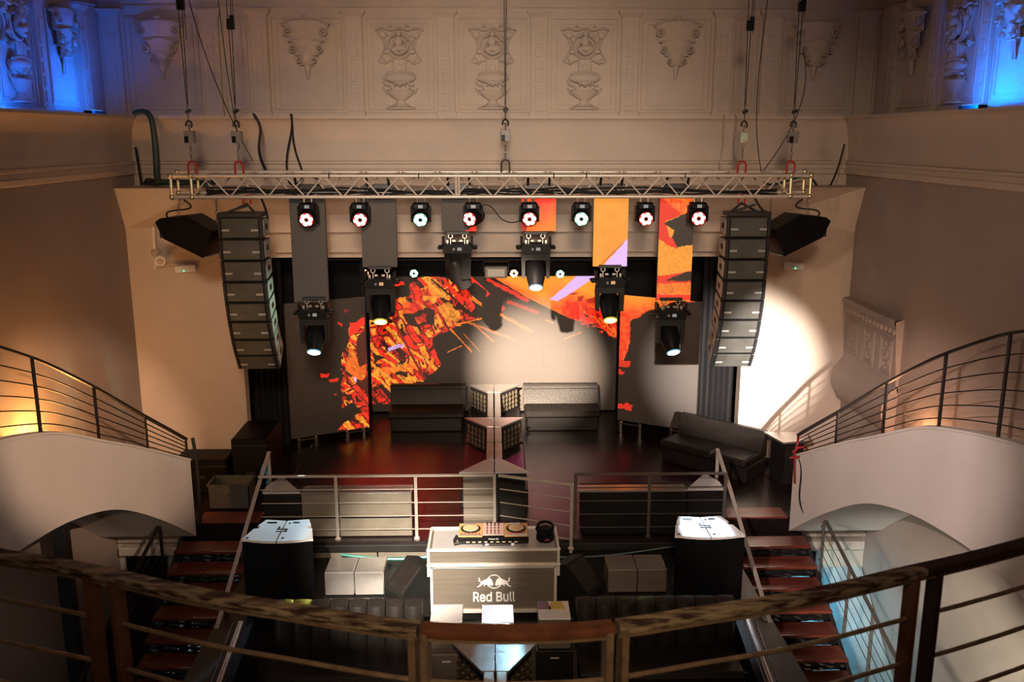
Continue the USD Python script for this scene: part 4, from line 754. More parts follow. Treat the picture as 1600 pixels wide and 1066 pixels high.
# ------------------------------------------------------------------ line arrays
def line_array(sx, label):
    x = 3.44 if sx > 0 else -3.37; t = T('line_array', label, 'loudspeaker array', (x, 12.2, 4.2)); W, Hc, D = .585, .285, .46
    y, z = 12.2, 6.02; tl = [0, 1.5, 4.5, 8.5, 14, 20, 27, 34]
    b = B(); b.span((x-W/2, y-.01, z), (x+W/2, y+.3, z+.06), .01); fb_ = t.part('fly_bar', b, 'dark_metal')
    b = B(); shackle(b, (x-.05*sx, y+.25, z+.17), .045, .10); t.part('shackle', b, 'red_shackle', fb_)
    b = B(); b.tube([(x-.2, y+.2, z+.05), (x-.05*sx, y+.25, z+.16), (x+.15, y+.2, z+.05)], .018, 6); b.bar((x-.16, y+.1, z+.07), (x+.10, y+.1, z+.15), .03); t.part('sling', b, 'dark_metal', fb_)
    p = np.array([x, y, z])
    for k, a in enumerate(tl):
        th = math.radians(a); R = rotx(th)              # lower boxes tilt their faces down
        dn = R @ np.array([0, 0, -1.0]); bk = R @ np.array([0, 1.0, 0]); nrm = -bk
        def q(u, v, w): return p+np.array([u, 0, 0])+dn*v+bk*w
        b = B(); b.hull([q(s*W/2, v, w) for s in (-1, 1) for v, w in ((.004, .012), (Hc-.004, .012))]+[q(s*W/2*.93, v, w) for s in (-1, 1) for v, w in ((.035, D), (Hc-.035, D))])
        c = t.part('cabinet', b, 'cabinet_black')
        b = B(); C = q(0, Hc/2, .004); b.box(C, (W-.10, .012, Hc-.035), R, .004); t.part('grille', b, 'grille', c)
        for s in (-1, 1):
            b = B(); b.box(q(s*W*.33, Hc*.60, -.004), (.10, .008, .03), R, .002); t.part('name_plate', b, 'name_plate', c)
            b = B(); b.box(q(s*(W/2-.015), Hc/2, .02), (.035, .04, Hc-.03), R, .006); b.cyl(q(s*(W/2+.012), .02, .05), q(s*(W/2-.03), .02, .05), .012, n=6); b.cyl(q(s*(W/2+.012), Hc-.02, .05), q(s*(W/2-.03), Hc-.02, .05), .012, n=6); t.part('rigging_plate', b, 'dark_metal', c)
        s = -sx; b = B(); e0, e1 = W/2*.995, W/2*.945
        b.hull([q(s*(e+h), v, w) for e, w, v0, v1 in ((e0, .07, .018, Hc-.018), (e1, D-.03, .045, Hc-.045)) for v in (v0, v1) for h in (0, .006)]); t.part('lit_side_panel', b, 'cabinet_side', c)  # inner side only: light falling on it put into a pale colour
        b = B(); b.box(q(s*(W/2*.968+.006), Hc/2, D*.52), (.012, .11, .075), R @ rotz(0), .004); t.part('handle', b, 'black_plastic', c)
        p = p+dn*(Hc+.008)+bk*.0
    return t
line_array(-1, 'black line array of eight loudspeaker cabinets hung on the left, grilles in shadow'); line_array(1, 'line array of eight loudspeaker cabinets hung on the right, grilles lit')
for sx in (-1, 1):
    side = 'left' if sx < 0 else 'right'; c = np.array([-4.09 if sx < 0 else 4.15, 12.42, 5.78]); t = T('hanging_monitor', f'black wedge loudspeaker chained under the {side} end of the truss', 'loudspeaker', c-(0, 0, .3))
    prof = [(-.40, .17), (-.33, .22), (.05, .26), (.40, .06), (.24, -.30), (-.30, -.05)]; R = rotz(-.15 if sx < 0 else .15)
    b = B(); b.add(*_hullvf([(-sx*-a if False else (a if sx < 0 else -a), e, zz) for a, zz in prof for e in (-.2, .26)]), R, c); t.part('cabinet', b, 'black_plastic')
    g0 = [(.26, -.28), (-.28, -.05)]; b = B(); b.add(*_hullvf([((a if sx < 0 else -a), e, zz-.012-k) for a, zz in g0 for e in (-.16, .22) for k in (0, .012)]), R, c); t.part('grille', b, 'cabinet_side')
    b = B(); b.tube([c+R @ np.array([sx*.385, .05, .12]), c+R @ np.array([sx*.47, .05, .08]), c+R @ np.array([sx*.47, .05, -.06]), c+R @ np.array([sx*.36, .05, -.05])], .016, 6); t.part('handle', b, 'dark_metal')
    b = B(); chain_links(b, c+(sx*.13, -.1, .2), (c[0]+sx*.13, 12.44, 6.25)); t.part('chain', b, 'chain'); b = B(); chain_links(b, c+(-sx*.36, 0, .1), (c[0]-sx*.36, 12.44, 6.25)); t.part('chain', b, 'chain')
    b = B(); b.tube(CubicSpline([0, 1, 2, 3], [c+(sx*.1, .1, .45), c+(sx*.05, .1, .33), c+(sx*.28, .1, .30), c+(sx*.30, .1, .18)])(np.linspace(0, 3, 20)), .012, 6); t.part('cable', b, 'cable_black')
for x, y1, lab in ((-3.02, 6.0, 'black cable dropping from the truss to the left line array'), (3.7, 6.05, 'thin cable dropping from the truss to the right line array')): cable('cable', lab, [(x-.12, 12.5, 6.25), (x-.07, 12.45, 6.15), (x, 12.3, y1)], .016)
cable('cable', 'black cable looping between two lamps right of centre under the truss', [(-.2, 12.3, 6.15), (.0, 12.3, 6.12), (.12, 12.3, 5.98), (.3, 12.3, 5.94), (.42, 12.3, 6.02)], .008)

# ------------------------------------------------------------------ stage furniture
def sofa(x0, x1, yb, yf, z, zseat, ztop, label, name='sofa', seams=2):
    t = T(name, label, 'sofa', ((x0+x1)/2, (yb+yf)/2, z))
    b = B(); b.span((x0+.05, yf+.06, z), (x1-.05, yb-.02, z+.28), .02); t.part('plinth', b, 'dark_panel')
    w = (x1-x0)/seams
    for k in range(seams): b = B(); b.span((x0+w*k+.004, yf, zseat-.14), (x0+w*(k+1)-.004, yb-.2, zseat), .035); t.part('seat_cushion', b, 'leather')
    b = B(); b.hull([(x, y, zz) for x in (x0, x1) for y, zz in ((yb-.30, zseat-.02), (yb, zseat-.1), (yb-.14, ztop-.05), (yb-.1, ztop), (yb, ztop))]); t.part('backrest', b, 'leather')
    b = B(); b.tube([(x0, yb-.17, ztop-.08), (x1, yb-.17, ztop-.08)], .01, 6); t.part('piping', b, 'leather'); return t
sofa(-2.1, -.58, 18.0, 17.15, 1.36, 1.78, 2.14, 'black leather bench sofa left of the centre counter below the video wall', seams=1); sofa(.60, 2.12, 18.0, 17.15, 1.36, 1.78, 2.14, 'black leather bench sofa right of the centre counter below the video wall', seams=1)
# sofa along the right splayed wall, drawn in its own frame
def wall_sofa():
    a, e = np.array([3.5, 16.0]), np.array([4.72, 14.86]); L = np.linalg.norm(e-a); ang = math.degrees(math.atan2(*(e-a)[::-1]))
    t = T('sofa', 'long black leather corner sofa along the bright right wall', 'sofa', (a[0], a[1], 1.36), rot=ang, local=True)
    b = B(); b.span((0, -.72, 0), (L, 0, .27), .02); t.part('plinth', b, 'dark_panel')
    for k in range(2): b = B(); b.span((L*.62*k+.005, -.80, .28), (L*(.62 if k == 0 else 1)-.005, -.15, .42), .035); t.part('seat_cushion', b, 'leather')
    b = B(); b.hull([(x, y, zz) for x in (0, L) for y, zz in ((-.22, .40), (0, .3), (-.08, .76), (0, .76))]); t.part('backrest', b, 'leather')
wall_sofa()
t = T('corner_counter', 'dark mirrored corner counter at the end of the right wall sofa', 'counter', (4.85, 14.5, 1.36))
b = B(); b.prism([(4.62, 14.78), (5.35, 14.75), (5.25, 14.3), (4.78, 14.2)], .03, None, (0, 0, 2.10)); t.part('counter_top', b, 'mirror_steel'); b = B(); b.prism([(4.74, 14.72), (5.25, 14.7), (5.18, 14.35), (4.84, 14.26)], .74, None, (0, 0, 1.36)); t.part('cabinet', b, 'dark_panel')
def bottle_rack(t, p, q, z0, z1, n, parent=None):
    p, q = np.array([*p, 0.0]), np.array([*q, 0.0])
    for k in range(n):
        c = p+(q-p)*(k+.5)/n; b = B()
        for j in range(4):
            z = z0+(z1-z0)*j/4; h = (z1-z0)/4*.92; b.lathe([(.025, z), (.03, z+.01), (.03, z+h*.55), (.014, z+h*.75), (.012, z+h)], None, c, 8)
        t.part('bottle_column', b, 'bottle_glass', parent)
def counter(yw, yn, ynarrow, label, wide_end='rear', z0=1.36, zt=2.15, hw=.53, hn=.125, lit_left_half=False):
    """an I-shaped double counter: trapezoid top at the wide end, two narrow strips behind it."""
    t = T('mirror_counter', label, 'counter', (0, (yw+ynarrow)/2, z0)); s = 1 if yn > yw else -1
    for sx in (-1, 1):
        b = B(); b.prism([(sx*.006, yw), (sx*hw, yw), (sx*(hn+.02), yn), (sx*.006, yn)], .03, None, (0, 0, zt-.03)); t.part('counter_top', b, 'mirror_steel' if not lit_left_half else 'silver_top')
        if abs(ynarrow-yn) > .05: b = B(); b.span((sx*.012, min(yn, ynarrow), zt-.03), (sx*hn, max(yn, ynarrow), zt-.005), .008); t.part('strip_top', b, 'mirror_steel')
        b = B(); b.prism([(sx*.02, yw+s*.04), (sx*(hw-.06), yw+s*.04), (sx*(hn-.02), yn-s*.05), (sx*.02, yn-s*.05)], zt-z0-.03, None, (0, 0, z0)); cb = t.part('cabinet', b, 'brushed' if (lit_left_half and sx < 0) else 'dark_panel')  # front counter: lit left and shaded right half put into the colour
        if s < 0: bottle_rack(t, (sx*(hw-.05), yw-.10), (sx*(hn+.03), yn-.03), zt-.42, zt-.06, 5)
        if abs(ynarrow-yn) > .05: b = B(); b.span((sx*.02, min(yn, ynarrow), z0), (sx*(hn-.02), max(yn, ynarrow), zt-.03), .01); t.part('spine', b, 'mirror_steel')
    b = B(); y0, y1 = sorted((yw if s < 0 else yn, ynarrow)); b.span((-hw, y0-.02, z0), (hw, y1-.05, z0+.30), .02); t.part('side_shelf', b, 'dark_panel')
    return t
counter(17.85, 17.30, 15.70, 'rear I-shaped mirrored drinks counter between the two stage sofas')
counter(15.62, 15.10, 14.30, 'middle I-shaped mirrored drinks counter with bottle racks on the stage')
counter(12.90, 13.42, 14.25, 'front mirrored counter on the stage, its wide end at the railing', lit_left_half=True)
t = T('storage_crate', 'open grey plastic storage crate on the left side of the stage', 'crate', (-4.15, 13.6, 1.36))
x0, x1, y0, y1, z0, z1 = -4.47, -3.83, 13.40, 13.82, 1.37, 1.76; b = B()
b.span((x0, y0, z0), (x1, y0+.015, z1)); b.span((x0, y1-.015, z0), (x1, y1, z1)); b.span((x0, y0, z0), (x0+.015, y1, z1)); b.span((x1-.015, y0, z0), (x1, y1, z1)); b.span((x0, y0, z0), (x1, y1, z0+.015)); t.part('shell', b, 'crate')
b = B()
for p, q in (((x0, y0), (x1, y0)), ((x1, y0), (x1, y1)), ((x1, y1), (x0, y1)), ((x0, y1), (x0, y0))): b.bar((*p, z1), (*q, z1), .035, .03)
t.part('rim', b, 'crate'); b = B(); b.box(((x0+x1)/2, y0-.004, z0+.22), (.05, .012, .02)); t.part('latch', b, 'crate')
for k, (lo, hi, lab) in enumerate([((-5.2, 14.05, 1.36), (-4.35, 14.6, 1.95), 'black box standing behind the grey crate'), ((-4.3, 14.2, 1.36), (-3.7, 15.2, 2.25), 'tall black box at the foot of the left wall')]):
    t = T('black_case', lab, 'case', ((lo[0]+hi[0])/2, (lo[1]+hi[1])/2, lo[2])); b = B(); b.span(lo, hi, .02); t.part('body', b, 'black_plastic'); b = B(); b.span((lo[0], lo[1]-.006, hi[2]-.12), (hi[0], lo[1]+.004, hi[2]-.105)); t.part('lid_seam', b, 'dark_metal'); b = B(); b.box(((lo[0]+hi[0])/2, lo[1]-.012, lo[2]+.3), (.14, .02, .05)); t.part('handle', b, 'dark_metal')

# ------------------------------------------------------------------ stage railing and cabinets behind it
def rail_run(label, x0, x1, posts, y0=12.3, y1=12.3, mt='rail_steel', top=2.33, name='stage_railing'):
    t = T(name, label, 'railing', ((x0+x1)/2, (y0+y1)/2, 1.36)); Yx = lambda x: y0+(y1-y0)*(x-x0)/(x1-x0)
    b = B(); b.bar((x0, y0, top), (x1, y1, top), .045, .03); t.part('top_rail', b, mt)
    for k in range(4): z = top-.205*(k+1); b = B(); b.bar((x0+.02, y0, z), (x1-.02, y1, z), .014, .014); t.part('bar', b, mt)
    for x in posts: b = B(); b.bar((x, Yx(x), 1.30), (x, Yx(x), top-.015), .045, .02, (0, 1, 0)); b.box((x, Yx(x), 1.37), (.08, .06, .02)); t.part('post', b, mt)
rail_run('steel stage railing on the left before the left cabinets', -3.37, .02, (-2.27, -1.13, .0)); rail_run('steel stage railing on the right, shade put into its darker tone', 1.15, 3.36, (1.17, 2.24, 3.34), mt='rail_mid')  # right run takes a darker steel to hold its shade
rail_run('short steel gate section swung open beside the front counter', .06, 1.10, (1.08,), 12.28, 11.9, name='railing_gate')
for sx, lab, mt, segs in ((-1, 'metal cabinet row behind the left stage railing, its grey holding painted spotlight', 'grey_panel', ((-3.33, -2.80, 'dark_panel'), (-2.79, -2.26, 'grey_panel'), (-2.25, -1.20, 'grey_panel'))), (1, 'black metal cabinet row behind the right stage railing', 'dark_panel', ((1.27, 2.25, 'black_paint'), (2.26, 2.8, 'black_paint'), (2.81, 3.33, 'black_paint')))):  # left grey, right black: spotlight put into the cabinet colour
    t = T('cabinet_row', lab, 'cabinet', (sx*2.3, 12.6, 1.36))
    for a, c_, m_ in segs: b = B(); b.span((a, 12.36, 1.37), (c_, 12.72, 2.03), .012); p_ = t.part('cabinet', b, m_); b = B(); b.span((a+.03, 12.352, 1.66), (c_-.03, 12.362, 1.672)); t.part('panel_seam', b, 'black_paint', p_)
    b = B(); xs = sorted((sx*1.2, sx*2.8)); b.span((xs[0], 12.34, 2.03), (xs[1], 12.58, 2.06), .008); t.part('top_plate', b, 'mirror_steel')
    b = B(); b.prism([(sx*2.80, 12.36), (sx*3.34, 12.36), (sx*3.34, 12.62), (sx*3.20, 13.0)], .03, None, (0, 0, 2.04)); t.part('corner_top', b, 'silver_top')
b = B(); b.span((-3.4, 12.14, 1.22), (3.4, 12.2, 1.33), .01); t = T('stage_edge_beam', 'dark steel beam along the stage front edge under the railing', 'beam', (0, 12.17, 1.13)); t.part('beam', b, 'dark_metal')
for k, (x0, x1) in enumerate(((-2.9, -1.7), (-1.68, -.9), (-.88, 0), (.02, 1.1), (1.12, 2.2), (2.22, 3.3))): b = B(); b.span((x0, 12.17, 1.13), (x1, 12.19, 1.22), .003); t.part('fascia_panel', b, 'grey_panel' if x0 < 0 else 'black_paint')  # left panels painted grey for the light on them, right ones black
cable('cable', 'pale green cable slung along the left stage edge to the DJ case', [(-2.2, 12.05, 1.24), (-1.7, 12.0, 1.20), (-1.2, 11.98, 1.20), (-.75, 12.0, 1.26)], .022, 'cable_mint'); cable('cable', 'dark green cable slung along the right stage edge', [(.85, 12.0, 1.20), (1.5, 12.0, 1.20), (2.3, 12.0, 1.30), (2.8, 11.9, 1.42)], .016, 'cable_green')

# ------------------------------------------------------------------ DJ platform
for sx in (-1, 1):
    side = 'left' if sx < 0 else 'right'; cxx = sx*2.62; t = T('subwoofer', f'tall black subwoofer stack with pale lit flared top, {side} of the DJ case', 'loudspeaker', (cxx, 10.45, 1.13))
    def fan(k): return [(cxx+(-.27*k), 10.80), (cxx-.29*k, 10.66), (cxx-.43*k, 10.22)]+[(cxx+.43*k*math.sin(a), 10.22-.06*(math.cos(a*1.5))) for a in np.linspace(-1, 1, 9)]+[(cxx+.43*k, 10.22), (cxx+.29*k, 10.66), (cxx+.27*k, 10.80), (cxx, 10.76)]
    b = B(); b.prism(fan(.985), 1.16, None, (0, 0, 1.14)); t.part('cabinet', b, 'black_plastic')
    for s in (-1, 1):
        pl = [(cxx+s*.006, 10.76), (cxx+s*.27, 10.80), (cxx+s*.33, 10.62), (cxx+s*.29, 10.6), (cxx+s*.30, 10.54), (cxx+s*.36, 10.53), (cxx+s*.43, 10.22)]+[(cxx+s*.43*math.sin(a), 10.22-.06*math.cos(a*1.5)) for a in np.linspace(1, .02, 6)]
        b = B(); b.prism(pl, .03, None, (0, 0, 2.30)); t.part('top_plate', b, 'white_board')
    b = B()
    for x, y, w, h in ((-.16, 10.7, .09, .04), (.13, 10.7, .08, .03), (-.22, 10.7, .03, .03), (.05, 10.68, .02, .03), (.0, 10.5, .14, .02), (-.05, 10.54, .02, .07), (.05, 10.46, .02, .07), (.0, 10.44, .14, .015), (.06, 10.25, .03, .03), (-.37, 10.26, .03, .03)): b.box((cxx+x, y, 2.332), (w, h, .008), None, .001)
    t.each('rigging_slot', b, 'black_plastic')
for x0, lab, mt in ((-2.24, 'pair of polished silver cube poufs left of the DJ case', 'mirror_steel'), (1.50, 'pair of dark metal cube poufs right of the DJ case', 'brushed')):
    for k in range(2):
        t = T('cube_pouf', ('left' if k == 0 else 'right')+' cube of the '+lab.replace('cube poufs', 'cubes'), 'pouf', (x0+.195+.395*k, 11.25, 1.13)); b = B(); b.span((x0+.395*k, 11.02, 1.15), (x0+.385+.395*k, 11.47, 1.48), .012); t.part('body', b, mt); b = B(); b.span((x0+.02+.395*k, 11.05, 1.13), (x0+.365+.395*k, 11.45, 1.15)); t.part('base', b, 'black_plastic')
for sx in (-1, 1):
    side = 'left' if sx < 0 else 'right'; x = sx*1.13; t = T('stage_monitor', f'black stage monitor wedge on the floor just {side} of the DJ case', 'loudspeaker', (x, 11.05, 1.13)); R = rotz(sx*.9)
    pts = [(-.2, -.26, 0), (.2, -.26, 0), (-.2, .28, 0), (.2, .28, 0), (-.2, -.26, .12), (.2, -.26, .12), (-.2, .10, .46), (.2, .10, .46), (-.2, .28, .40), (.2, .28, .40)]
    b = B(); b.add(*_hullvf(pts), R, (x, 11.05, 1.135)); t.part('cabinet', b, 'cabinet_black')
    b = B(); n = np.array([0, -.687, .727]); F_ = frame(R @ n, R @ np.array([0, .727, .687])); b.box(np.array([x, 11.05, 1.135])+R @ np.array([0, -.08, .292]), (.34, .40, .015), F_); t.part('grille', b, 'leather')
    b = B(); s_ = -1; c = np.array([x, 11.05, 1.135]); b.add(*_hullvf([(sx*.203, y, z) for y, z in ((-.14, .05), (.16, .05), (.0, .2))]+[(sx*.206, y, z) for y, z in ((-.14, .05), (.16, .05), (.0, .2))]), R, c); t.part('connector_plate', b, 'steel' if sx < 0 else 'dark_metal')
# DJ flight case
t = T('dj_case', 'silver flight case DJ booth with two facing bulls logo on its front', 'flight case', (0, 10.75, 1.13))
X0, X1, Yf, Yr, Z0, Z1 = -.82, .79, 10.40, 11.05, 1.22, 2.08
b = B(); b.span((X0+.03, Yf+.06, Z0), (X1-.03, Yr-.02, Z1-.22), .006); t.part('body', b, 'brushed')
lid = B(); lid.span((X0+.01, Yf+.01, Z1-.20), (X1-.01, Yr-.01, Z1-.005), .006); lid_p = t.part('lid', lid, 'brushed')
b = B(); b.span((X0+.04, Yf+.03, Z1-.008), (X1-.04, Yr-.03, Z1+.0), .002); t.part('lid_top', b, 'silver_top', lid_p)
def edges(b, lo, hi, w):
    (a0, b0, c0), (a1, b1, c1) = lo, hi
    for y in (b0, b1):
        for z in (c0, c1): b.bar((a0, y, z), (a1, y, z), w, w)
    for x in (a0, a1):
        for z in (c0, c1): b.bar((x, b0, z), (x, b1, z), w, w)
        for y in (b0, b1): b.bar((x, y, c0), (x, y, c1), w, w, (0, 1, 0))
b = B(); edges(b, (X0, Yf, Z1-.205), (X1, Yr, Z1), .032); t.part('lid_edging', b, 'case_white', lid_p)
b = B(); edges(b, (X0+.03, Yf+.05, Z0), (X1-.03, Yr-.02, Z1-.25), .035); t.part('body_edging', b, 'case_white')
for x in (X0, X1):
    b = B()
    for z in (Z1, Z1-.2): b.box((x, Yf, z), (.05, .05, .05), None, .015)
    t.part('corner_cap', b, 'case_white', lid_p); b = B(); b.span((x-.02, Yf-.005, Z1-.36), (x+.02, Yf+.02, Z1-.2), .005); t.part('catch', b, 'case_white')
for x in (X0+.2, X1-.2):
    for y in (Yf+.15, Yr-.15): b = B(); b.cyl((x-.02, y, Z0-.045), (x+.02, y, Z0-.045), .04, n=14); b.box((x, y, Z0-.01), (.07, .07, .03)); t.part('caster', b, 'black_plastic')
# emblem: two bulls charging each other before a disc, and the name below
SX = 1.135/200; ex, ez, ey = -.005, 0, Yf+.032        # metres per measured unit; drawn on the front plate
def eu(px_, py_): return ((px_-770)*.00135-.01, (812-py_)*.00152+1.395)
def plate(polys, name, mt, d=.006, y=Yf+.06):
    b = B()
    for p in polys: b.prism([eu(*q) for q in p], d, np.array([[1, 0, 0], [0, 0, -1], [0, 1, 0]], float), (0, y, 0))
    return b
bull = [(650, 662), (672, 652), (700, 640), (722, 628), (738, 636), (752, 652), (760, 672), (764, 690), (758, 698), (748, 694), (750, 704), (742, 703), (738, 694), (728, 692), (722, 706), (712, 708), (714, 698), (702, 690), (690, 690), (682, 704), (674, 702), (680, 688), (668, 686), (656, 692), (640, 706), (622, 712), (612, 710), (634, 696), (640, 682), (650, 672)]
tail = [(622, 628), (634, 630), (642, 640), (636, 652), (650, 660), (648, 668), (632, 662), (624, 652), (632, 642), (628, 637)]
mir = lambda p: [(1544-a, b_) for a, b_ in p][::-1]
lg = t.part('bull_emblem', plate([bull, tail, mir(bull), mir(tail)], '', ''), 'white_board')
b = B(); c0 = eu(772, 664); b.torus((c0[0], Yf+.057, c0[1]), .090, .006, rotx(math.pi/2), 40, 5); t.part('sun_ring', b, 'white_board')
tmn = meshkit.text_mesh('Red Bull', .125, .006, bold=True); w_ = tmn.bounds[1][0]-tmn.bounds[0][0]; tv = np.array(tmn.vertices); tv[:, 0] = (tv[:, 0]-tmn.bounds[0][0])/w_*.53-.275; b = B(); b.add(tv, tmn.faces, np.array([[1, 0, 0], [0, 0, -1], [0, 1, 0]], float), (0, Yf+.06, 1.352)); t.part('lettering', b, 'white_board')
# controller
t = T('dj_controller', 'gold and pink DJ controller with two jog wheels on top of the silver case', 'DJ controller', (-.02, 10.75, 2.09)); cx0, cx1, y0, y1, z0 = -.455, .425, 10.53, 10.95, 2.095; W = cx1-cx0
b = B(); b.span((cx0, y0+.0, z0), (cx1, y1, z0+.085), .01); body = t.part('body', b, 'black_plastic')
for k in range(2): x = cx0 if k == 0 else cx0+W*.655; b = B(); b.span((x+.002, y0+.02, z0+.085), (x+W*.345-.002, y1, z0+.096), .003); t.part('deck_plate', b, 'gold')
b = B(); b.span((cx0+W*.345, y0+.05, z0+.085), (cx0+W*.655, y1, z0+.098), .003); mx = t.part('mixer_plate', b, 'mixer_pink')
for k in (.172, .828):
    c = (cx0+W*k, y0+.24, z0+.096); b = B(); b.lathe([(.125, 0), (.125, .012), (.115, .016)], None, c, 28); jw = t.part('jog_wheel', b, 'knob'); b = B(); b.lathe([(.10, .015), (.098, .021), (.03, .022)], None, c, 28); t.part('jog_plate', b, 'gold_pale', jw)
b = B()
for k in range(4):
    for j in range(3): b.lathe([(.009, 0), (.007, .018)], None, (cx0+W*(.41+.055*k), y0+.17+.08*j, z0+.098), 8)
    b.box((cx0+W*(.41+.055*k), y0+.10, z0+.105), (.014, .022, .018)); b.box((cx0+W*(.41+.055*k), y0+.39, z0+.106), (.02, .03, .02))
t.part('knob', b, 'knob', mx)
b = B()
for s in (.02, .675):
    for k in range(8): b.box((cx0+W*(s+.02+.038*k), y0+.055, z0+.1), (.022, .028, .012)); b.box((cx0+W*(s+.06+.02*k), y0+.395, z0+.1), (.012, .02, .012))
t.each('pad', b, 'display_dim'); b = B()
for k in range(6): b.box((cx0+W*(.05+.05*k), y0+.092, z0+.1), (.02, .018, .012)); b.box((cx0+W*(.72+.04*k), y0+.092, z0+.1), (.02, .018, .012))
t.each('pad', b, 'poster_red')
b = B(); b.span((cx0+W*.345, y0-.008, z0+.05), (cx0+W*.655, y0+.05, z0+.094), .004); t.part('front_strip', b, 'black_plastic')
tmn = meshkit.text_mesh('Pioneer DJ', .018, .002, bold=True); tv = np.array(tmn.vertices); tv[:, 0] -= tmn.bounds[1][0]/2; b = B(); b.add(tv, tmn.faces, np.array([[1, 0, 0], [0, 0, -1], [0, 1, 0]], float), (-.015, y0-.009, z0+.064)); t.part('lettering', b, 'white_board')
b = B()
for k in range(9): b.box((cx0+.12+.075*k, y0-.004, z0+.03), (.04, .01, .012))
t.each('front_socket', b, 'gold_pale'); b = B(); b.tube([(cx0+.02, y0-.01, z0+.03), (cx0-.04, y0-.03, z0+.02), (cx0-.05, y0+.05, z0+.03), (cx0-.02, y0+.12, z0+.06)], .018, 6); b.tube([(cx0+.3, y0-.03, z0+.005), (cx0+.45, y0-.05, z0+.012), (cx0+.6, y0-.03, z0+.005), (cx0+.7, y0-.04, z0+.02)], .008, 5); t.part('lead', b, 'cable_black')
b = B(); b.box((cx0+.36, y0-.035, z0+.01), (.05, .02, .02)); b.box((cx0+.68, y0-.04, z0+.015), (.04, .02, .03)); t.each('plug', b, 'poster_white')
t = T('headphones', 'black headphones folded upright on the right of the silver case', 'headphones', (.64, 10.66, 2.09)); c = (.64, 10.66, 2.085)
b = B(); b.lathe([(.10, 0), (.115, .02), (.115, .07), (.095, .085)], None, c, 24); t.part('ear_cup', b, 'black_plastic'); b = B(); b.lathe([(.085, .085), (.105, .10), (.105, .14), (.095, .16)], None, c, 24); t.part('ear_cup', b, 'black_plastic')
b = B(); b.torus((c[0], c[1], c[2]+.185), .095, .018, rotx(.25), 24, 8); b.tube([(c[0]-.09, c[1], c[2]+.1), (c[0]-.115, c[1], c[2]+.16), (c[0]-.08, c[1]+.03, c[2]+.2)], .014, 6); t.part('headband', b, 'black_plastic'); b = B(); b.tube([(c[0]-.06, c[1]-.02, c[2]+.19), (c[0]+.0, c[1]+.04, c[2]+.185), (c[0]+.06, c[1]-.03, c[2]+.19)], .006, 5); b.torus((c[0]+.02, c[1]-.02, c[2]+.18), .05, .005, None, 14, 5); t.part('coiled_cable', b, 'dark_metal')
b = B(); b.box((c[0]+.02, c[1]-.115, c[2]+.05), (.05, .006, .012)); t.part('badge', b, 'poster_red')

# ------------------------------------------------------------------ front of the platform: plinths, mirrored table, banquettes
for x, yf, lab, top in ((-.535, 9.02, 'left of the three white topped plinths before the DJ case', 'white_board'), (.03, 9.0, 'middle of the three white topped plinths before the DJ case', 'white_board'), (.66, 9.07, 'right of the three white topped plinths, with yellow and violet light painted on its top', 'white_board')):
    t = T('plinth', lab, 'plinth', (x, yf+.19, 1.13)); w = .175
    b = B(); b.span((x-w, yf, 1.52), (x+w, yf+.37, 1.885), .008); t.part('upper_box', b, 'brushed'); b = B(); b.span((x-w-.0, yf-.01, 1.88), (x+w, yf+.375, 1.90), .004); t.part('top', b, top)
    b = B(); b.span((x-w-.03, yf-.03, 1.14), (x+w+.03, yf+.4, 1.515), .01); lb = t.part('lower_box', b, 'grey_panel' if x < .3 else 'dark_panel')
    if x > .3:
        for x0_, x1_, m_ in ((x-w, x-.06, 'violet_light'), (x-.055, x+.10, 'yellow_light')): c = B(); c.prism([(x0_+.03*(m_ == 'yellow_light'), yf+.36), (x1_, yf+.36), (x1_+.03, yf+.19), (x0_, yf+.19)], .004, None, (0, 0, 1.9005)); t.part('patch', c, m_)  # coloured light on the plinth top painted as thin flat pieces
    b = B(); b.box((x, yf-.034, 1.43), (.10, .012, .022), None, .005); t.part('handle', b, 'white_board' if x < .3 else 'beige_plastic', lb)
counter(8.53, 8.02, 7.3, 'mirrored I-shaped counter in the foreground, its top shining blue', z0=1.13, zt=1.93, hw=.44, hn=.115)
t = T('mirror_counter', 'mirrored counter end behind the blue shining one, mostly hidden by the plinths', 'counter', (0, 8.75, 1.13))
for sx in (-1, 1): b = B(); b.prism([(sx*.006, 8.55), (sx*.44, 8.55), (sx*.36, 8.72), (sx*.13, 8.93), (sx*.006, 8.93)], .03, None, (0, 0, 1.90)); t.part('counter_top', b, 'mirror_steel'); b = B(); b.prism([(sx*.01, 8.6), (sx*.36, 8.6), (sx*.30, 8.72), (sx*.1, 8.9), (sx*.01, 8.9)], .74, None, (0, 0, 1.14)); t.part('cabinet', b, 'dark_panel')
